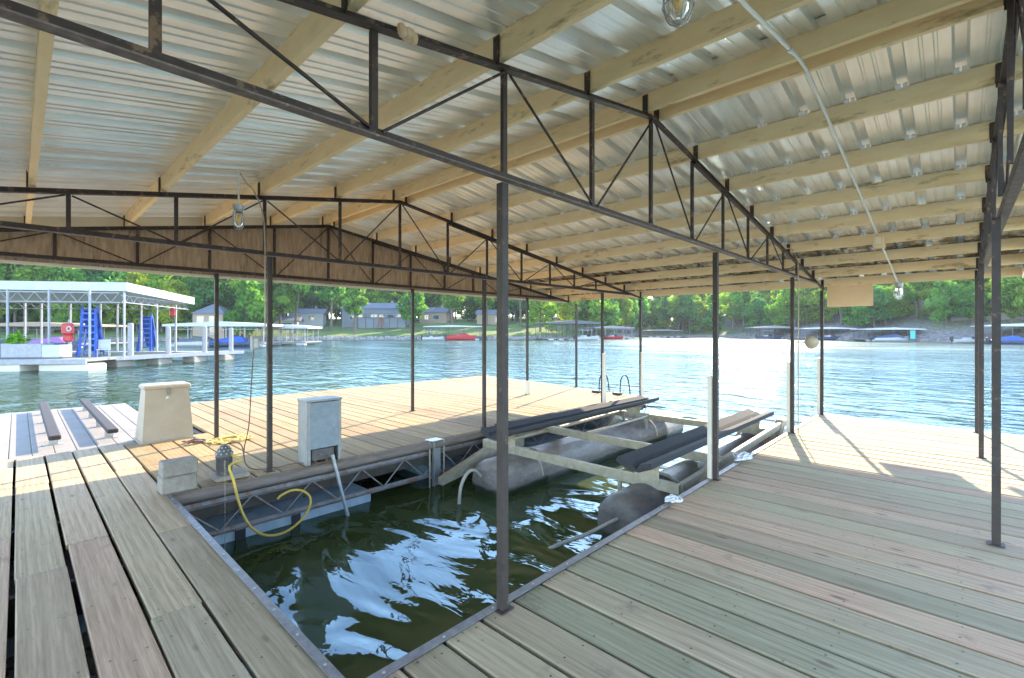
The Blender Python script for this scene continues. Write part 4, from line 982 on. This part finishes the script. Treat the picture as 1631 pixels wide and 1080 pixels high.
# ladder at the end of the left pier
e = thing('swim_ladder', (-5.95, 10.0, 0)); tag(e, 'black swim ladder handrails looping over the end of the left pier', 'ladder')
for sx in (-.42, .16):
    m = MB(); m.tube(smoothpath([(sx,-.22,.02),(sx,-.2,.30),(sx,-.12,.42),(sx,.0,.45),(sx,.12,.38),(sx,.22,.1),(sx,.26,-.3),(sx,.26,-1.2)], 5), .015, 8); m.build('handrail', 'blackp', e)
    m = MB(); m.bevbox(sx-.17, sx+.04, -.3, -.16, .006, .05, .01); m.build('foot_plate', 'blackp', e)
for z in (-.25,-.55,-.85): m = MB(); m.tube([(-.42,.26,z),(.16,.26,z)], .015, 6); m.build('rung', 'blackp', e)

# ------------------------------------------------------------------ boat lift in the slip
BL = thing('boat_lift', (-3.4, 6.5, WZ)); tag(BL, 'floating boat lift with two grey tanks, cross beams and dark bunks', 'boat lift'); OB = (-3.4, 6.5, WZ)
def tank(cx_, y0, y1, r, cz_):
    pr = [(0, 0), (.30, .0), (.62, .03), (.84, .09), (.95, .19), (1., .34)]
    pts = [(y0+u*r*1.4, k) for k, u in pr]+[(y0+.9, 1.), (y0+.905, 1.025), (y0+.98, 1.025), (y0+.985, 1.), ((y0+y1)/2, 1.), (y1-.905, 1.), (y1-.9, 1.025), (y1-.82, 1.025), (y1-.815, 1.)]+[(y1-u*r*1.4, k) for k, u in pr[::-1]]
    m = MB(); m.tube([(cx_, y, cz_) for y, k in pts], [max(k*r, .004) for y, k in pts], 28); return m
tank(-4.43, 4.12, 9.6, .305, -.475).build('tank', 'tank', BL, OB)
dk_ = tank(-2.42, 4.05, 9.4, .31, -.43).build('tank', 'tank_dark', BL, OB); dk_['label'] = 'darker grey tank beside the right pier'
def channel(mb, x0, x1, y, z0, z1, w=.05, t=.006):
    mb.box(x0, x1, y-w/2, y-w/2+t, z0, z1); mb.box(x0, x1, y-w/2+t, y+w/2, z1-t, z1); mb.box(x0, x1, y-w/2+t, y+w/2, z0, z0+t)
for yy, zz in ((4.62, -.155), (5.85, -.115), (8.02, -.13)):
    m = MB(); channel(m, -4.95, -2.05, yy, zz, zz+.105)
    for q in range(6):
        for xx in (-2.12-q*.06, -4.6+q*.06): m.box(xx-.008, xx+.008, yy-.028, yy-.0245, zz+.04, zz+.07)
    m.build('cross_beam', 'galv_tan', BL, OB)
for X in (-4.95, -2.06):
    m = MB(); m.bar((X, 4.64, -.1), (X, 8.7, .02), .05, .09); m.build('side_beam', 'galv_tan', BL, OB)
for X in (-4.45, -2.4):
    for yy in (4.62, 8.02):
        m = MB(); m.box(X-.14, X+.14, yy-.034, yy-.028, -.10, .13); m.box(X-.13,X+.13,yy-.0275,yy+.05,.06,.07)
        for sx in (-.1, .1):
            for zz in (-.06, 0, .05): m.tube([(X+sx,yy-.045,zz),(X+sx,yy-.033,zz)], .01, 6)
        m.build('bunk_bracket', 'galv_tan', BL, OB)
def bunk(cx_, tilt, y0, y1, z0, z1):
    m = MB(); pr = [(-.2, .05), (-.19, .085), (-.05, .045), (.02, .0), (.035, .0), (.06, .05), (.19, .085), (.2, .06), (.2, .03), (.06,-.03), (-.06,-.03), (-.19,.03)]
    pr = [(u*tilt, v) for u, v in pr]
    n = len(pr); v = [(cx_+u, y0, z0+w_) for u, w_ in pr]+[(cx_+u, y1, z1+w_) for u, w_ in pr]
    m.add(v, [tuple(range(n)), tuple(range(2*n-1, n-1, -1))]+[(i, (i+1)%n, n+(i+1)%n, n+i) for i in range(n)]); return m
bunk(-2.38, 1, 4.28, 8.47, .115, .11).build('bunk', 'carpet', BL, OB)
bunk(-4.45, -1, 4.28, 8.65, .115, .12).build('bunk', 'carpet', BL, OB)
# tapered lift arms
def arm(X, ya, za, yb, zb, ha, hb, mat='galv_tan', th=.07):
    m = MB(); m.hexa([(X-th/2,ya,za-ha/2),(X+th/2,ya,za-ha/2),(X+th/2,yb,zb-hb/2),(X-th/2,yb,zb-hb/2),(X-th/2,ya,za+ha/2),(X+th/2,ya,za+ha/2),(X+th/2,yb,zb+hb/2),(X-th/2,yb,zb+hb/2)]); return m
arm(-4.88, 3.78, -.45, 5.35, -.09, .09, .33, th=.09).build('lift_arm', 'galv_tan', BL, OB)
arm(-2.02, 4.72, -.42, 5.45, .0, .10, .22).build('lift_arm', 'galv_tan', BL, OB)
arm(-4.93, 7.6, -.50, 8.5, .0, .08, .2).build('lift_arm', 'galv_tan', BL, OB)
m = MB(); m.prism([(7.85,-.3),(8.15,-.3),(8.52,.07),(8.36,.09)], 'x', -2.12, -2.02); m.build('lift_arm', 'galv_tan', BL, OB)
m = MB(); m.tube([(-4.65,8.0,-.05),(-4.65,8.0,-.3)], .03, 8); m.tube([(-4.2,8.0,-.05),(-4.2,8.0,-.3)], .03, 8); m.tube([(-2.75,4.64,-.14),(-2.75,4.64,-.5)], .025, 8); m.build('tank_strut', 'galv_tan', BL, OB)
for X in (-4.45,-2.42):
    for yy in (4.95, 8.3): m = MB(); m.tube([(X+(.315 if X < -4 else .335)*math.cos(a), yy, (-.475 if X < -4 else -.42)+(.315 if X < -4 else .335)*math.sin(a)) for a in [PI*k/12 for k in range(13)]], .022, 6); m.build('tank_strap', 'galv_tan', BL, OB)
m = MB(); m.box(-5.12,-5.02,5.0,8.0,.05,.09); m.bar((-5.02,5.,.0),(-4.8,5.,.15), .05,.05); m.bar((-5.02,7.8,.0),(-4.8,7.8,.15), .05,.05); m.build('guide_board', 'carpet', BL, OB)
m = MB(); m.tube([(-4.75,4.9,-.09),(-4.75,8.1,-.05)], .028, 8); m.tube([(-4.15,5.9,-.08),(-4.15,8.1,-.06)], .022, 8); m.build('torsion_tube', 'galv_tan', BL, OB)
h = [(-4.45,4.10,-.36),(-4.44,3.98,-.26),(-4.43,3.86,-.26),(-4.42,3.76,-.36),(-4.41,3.71,-.5),(-4.41,3.70,-.72)]
m = MB(); m.tube(smoothpath(h, 5), .021, 8); m.build('air_hose', 'hose', BL, OB)
m = MB(); m.tube(smoothpath([(-2.42,4.09,-.34),(-2.46,3.98,-.36),(-2.62,3.8,-.47),(-2.8,3.62,-.56),(-2.95,3.5,-.66)], 5), .019, 8); m.build('air_hose', 'hose', BL, OB)

# ------------------------------------------------------------------ air, light, camera
if True:
    hz = bpy.data.meshes.new('haze'); mb = MB(); x0, y0 = ld(-20, 120)
    mb.box(-420, 330, -330, 460, -9, 62)
    ho = mb.build('haze', 'white', off=(0,0,0)); ho.data.materials.clear()
    hm = bpy.data.materials.new('lake_haze'); hm.use_nodes = True; nt = hm.node_tree; nt.nodes.remove(nt.nodes['Principled BSDF'])
    pv = nt.nodes.new('ShaderNodeVolumePrincipled'); pv.inputs['Density'].default_value = .0002; pv.inputs['Color'].default_value = (.80,.88,1.,1); pv.inputs['Anisotropy'].default_value = .3
    L(nt, pv.outputs[0], nt.nodes['Material Output'].inputs['Volume']); ho.data.materials.append(hm)
    tag(ho, 'faint blue haze over the lake', None, kind='stuff')

SUN = Vector((-.325, 1, 0)).normalized()*math.cos(math.radians(30))+Vector((0,0,math.sin(math.radians(30))))
ld_ = bpy.data.lights.new('sun', 'SUN'); ld_.energy = 2.0; ld_.specular_factor = .5; ld_.angle = math.radians(.5); ld_.color = (1., .84, .60)
so = bpy.data.objects.new('sun', ld_); col.objects.link(so); so.rotation_euler = (-SUN).to_track_quat('-Z', 'Y').to_euler(); so.location = (0, 0, 30)
wd = bpy.data.worlds.new('World'); scene.world = wd; wd.use_nodes = True; nt = wd.node_tree
sky = nt.nodes.new('ShaderNodeTexSky'); sky.sky_type = 'NISHITA'; sky.sun_disc = False
sky.sun_elevation = math.radians(30); sky.sun_rotation = math.atan2(SUN.x, SUN.y); sky.altitude = 100; sky.air_density = 1.; sky.dust_density = .15; sky.ozone_density = 1.
bg = nt.nodes['Background']; bg.inputs['Strength'].default_value = .15; L(nt, sky.outputs[0], bg.inputs['Color'])

cam = bpy.data.cameras.new('camera'); co = bpy.data.objects.new('camera', cam); col.objects.link(co); scene.camera = co
co.location = (0, 0, CAMH); co.rotation_euler = (PI/2, 0, A1)
cam.sensor_fit = 'HORIZONTAL'; cam.sensor_width = 36; cam.lens = 36*F/1631
cam.shift_y = -(540-HY)/1631; cam.clip_start = .05; cam.clip_end = 3000
scene.render.resolution_x = 1024; scene.render.resolution_y = 678
scene.render.engine = 'CYCLES'
scene.view_settings.view_transform = 'Standard'; scene.view_settings.look = 'None'; scene.view_settings.exposure = 2.88; scene.view_settings.gamma = 1.0
scene.cycles.max_bounces = 10; scene.cycles.diffuse_bounces = 8; scene.cycles.glossy_bounces = 4; scene.cycles.volume_bounces = 0
scene.cycles.sample_clamp_indirect = 25
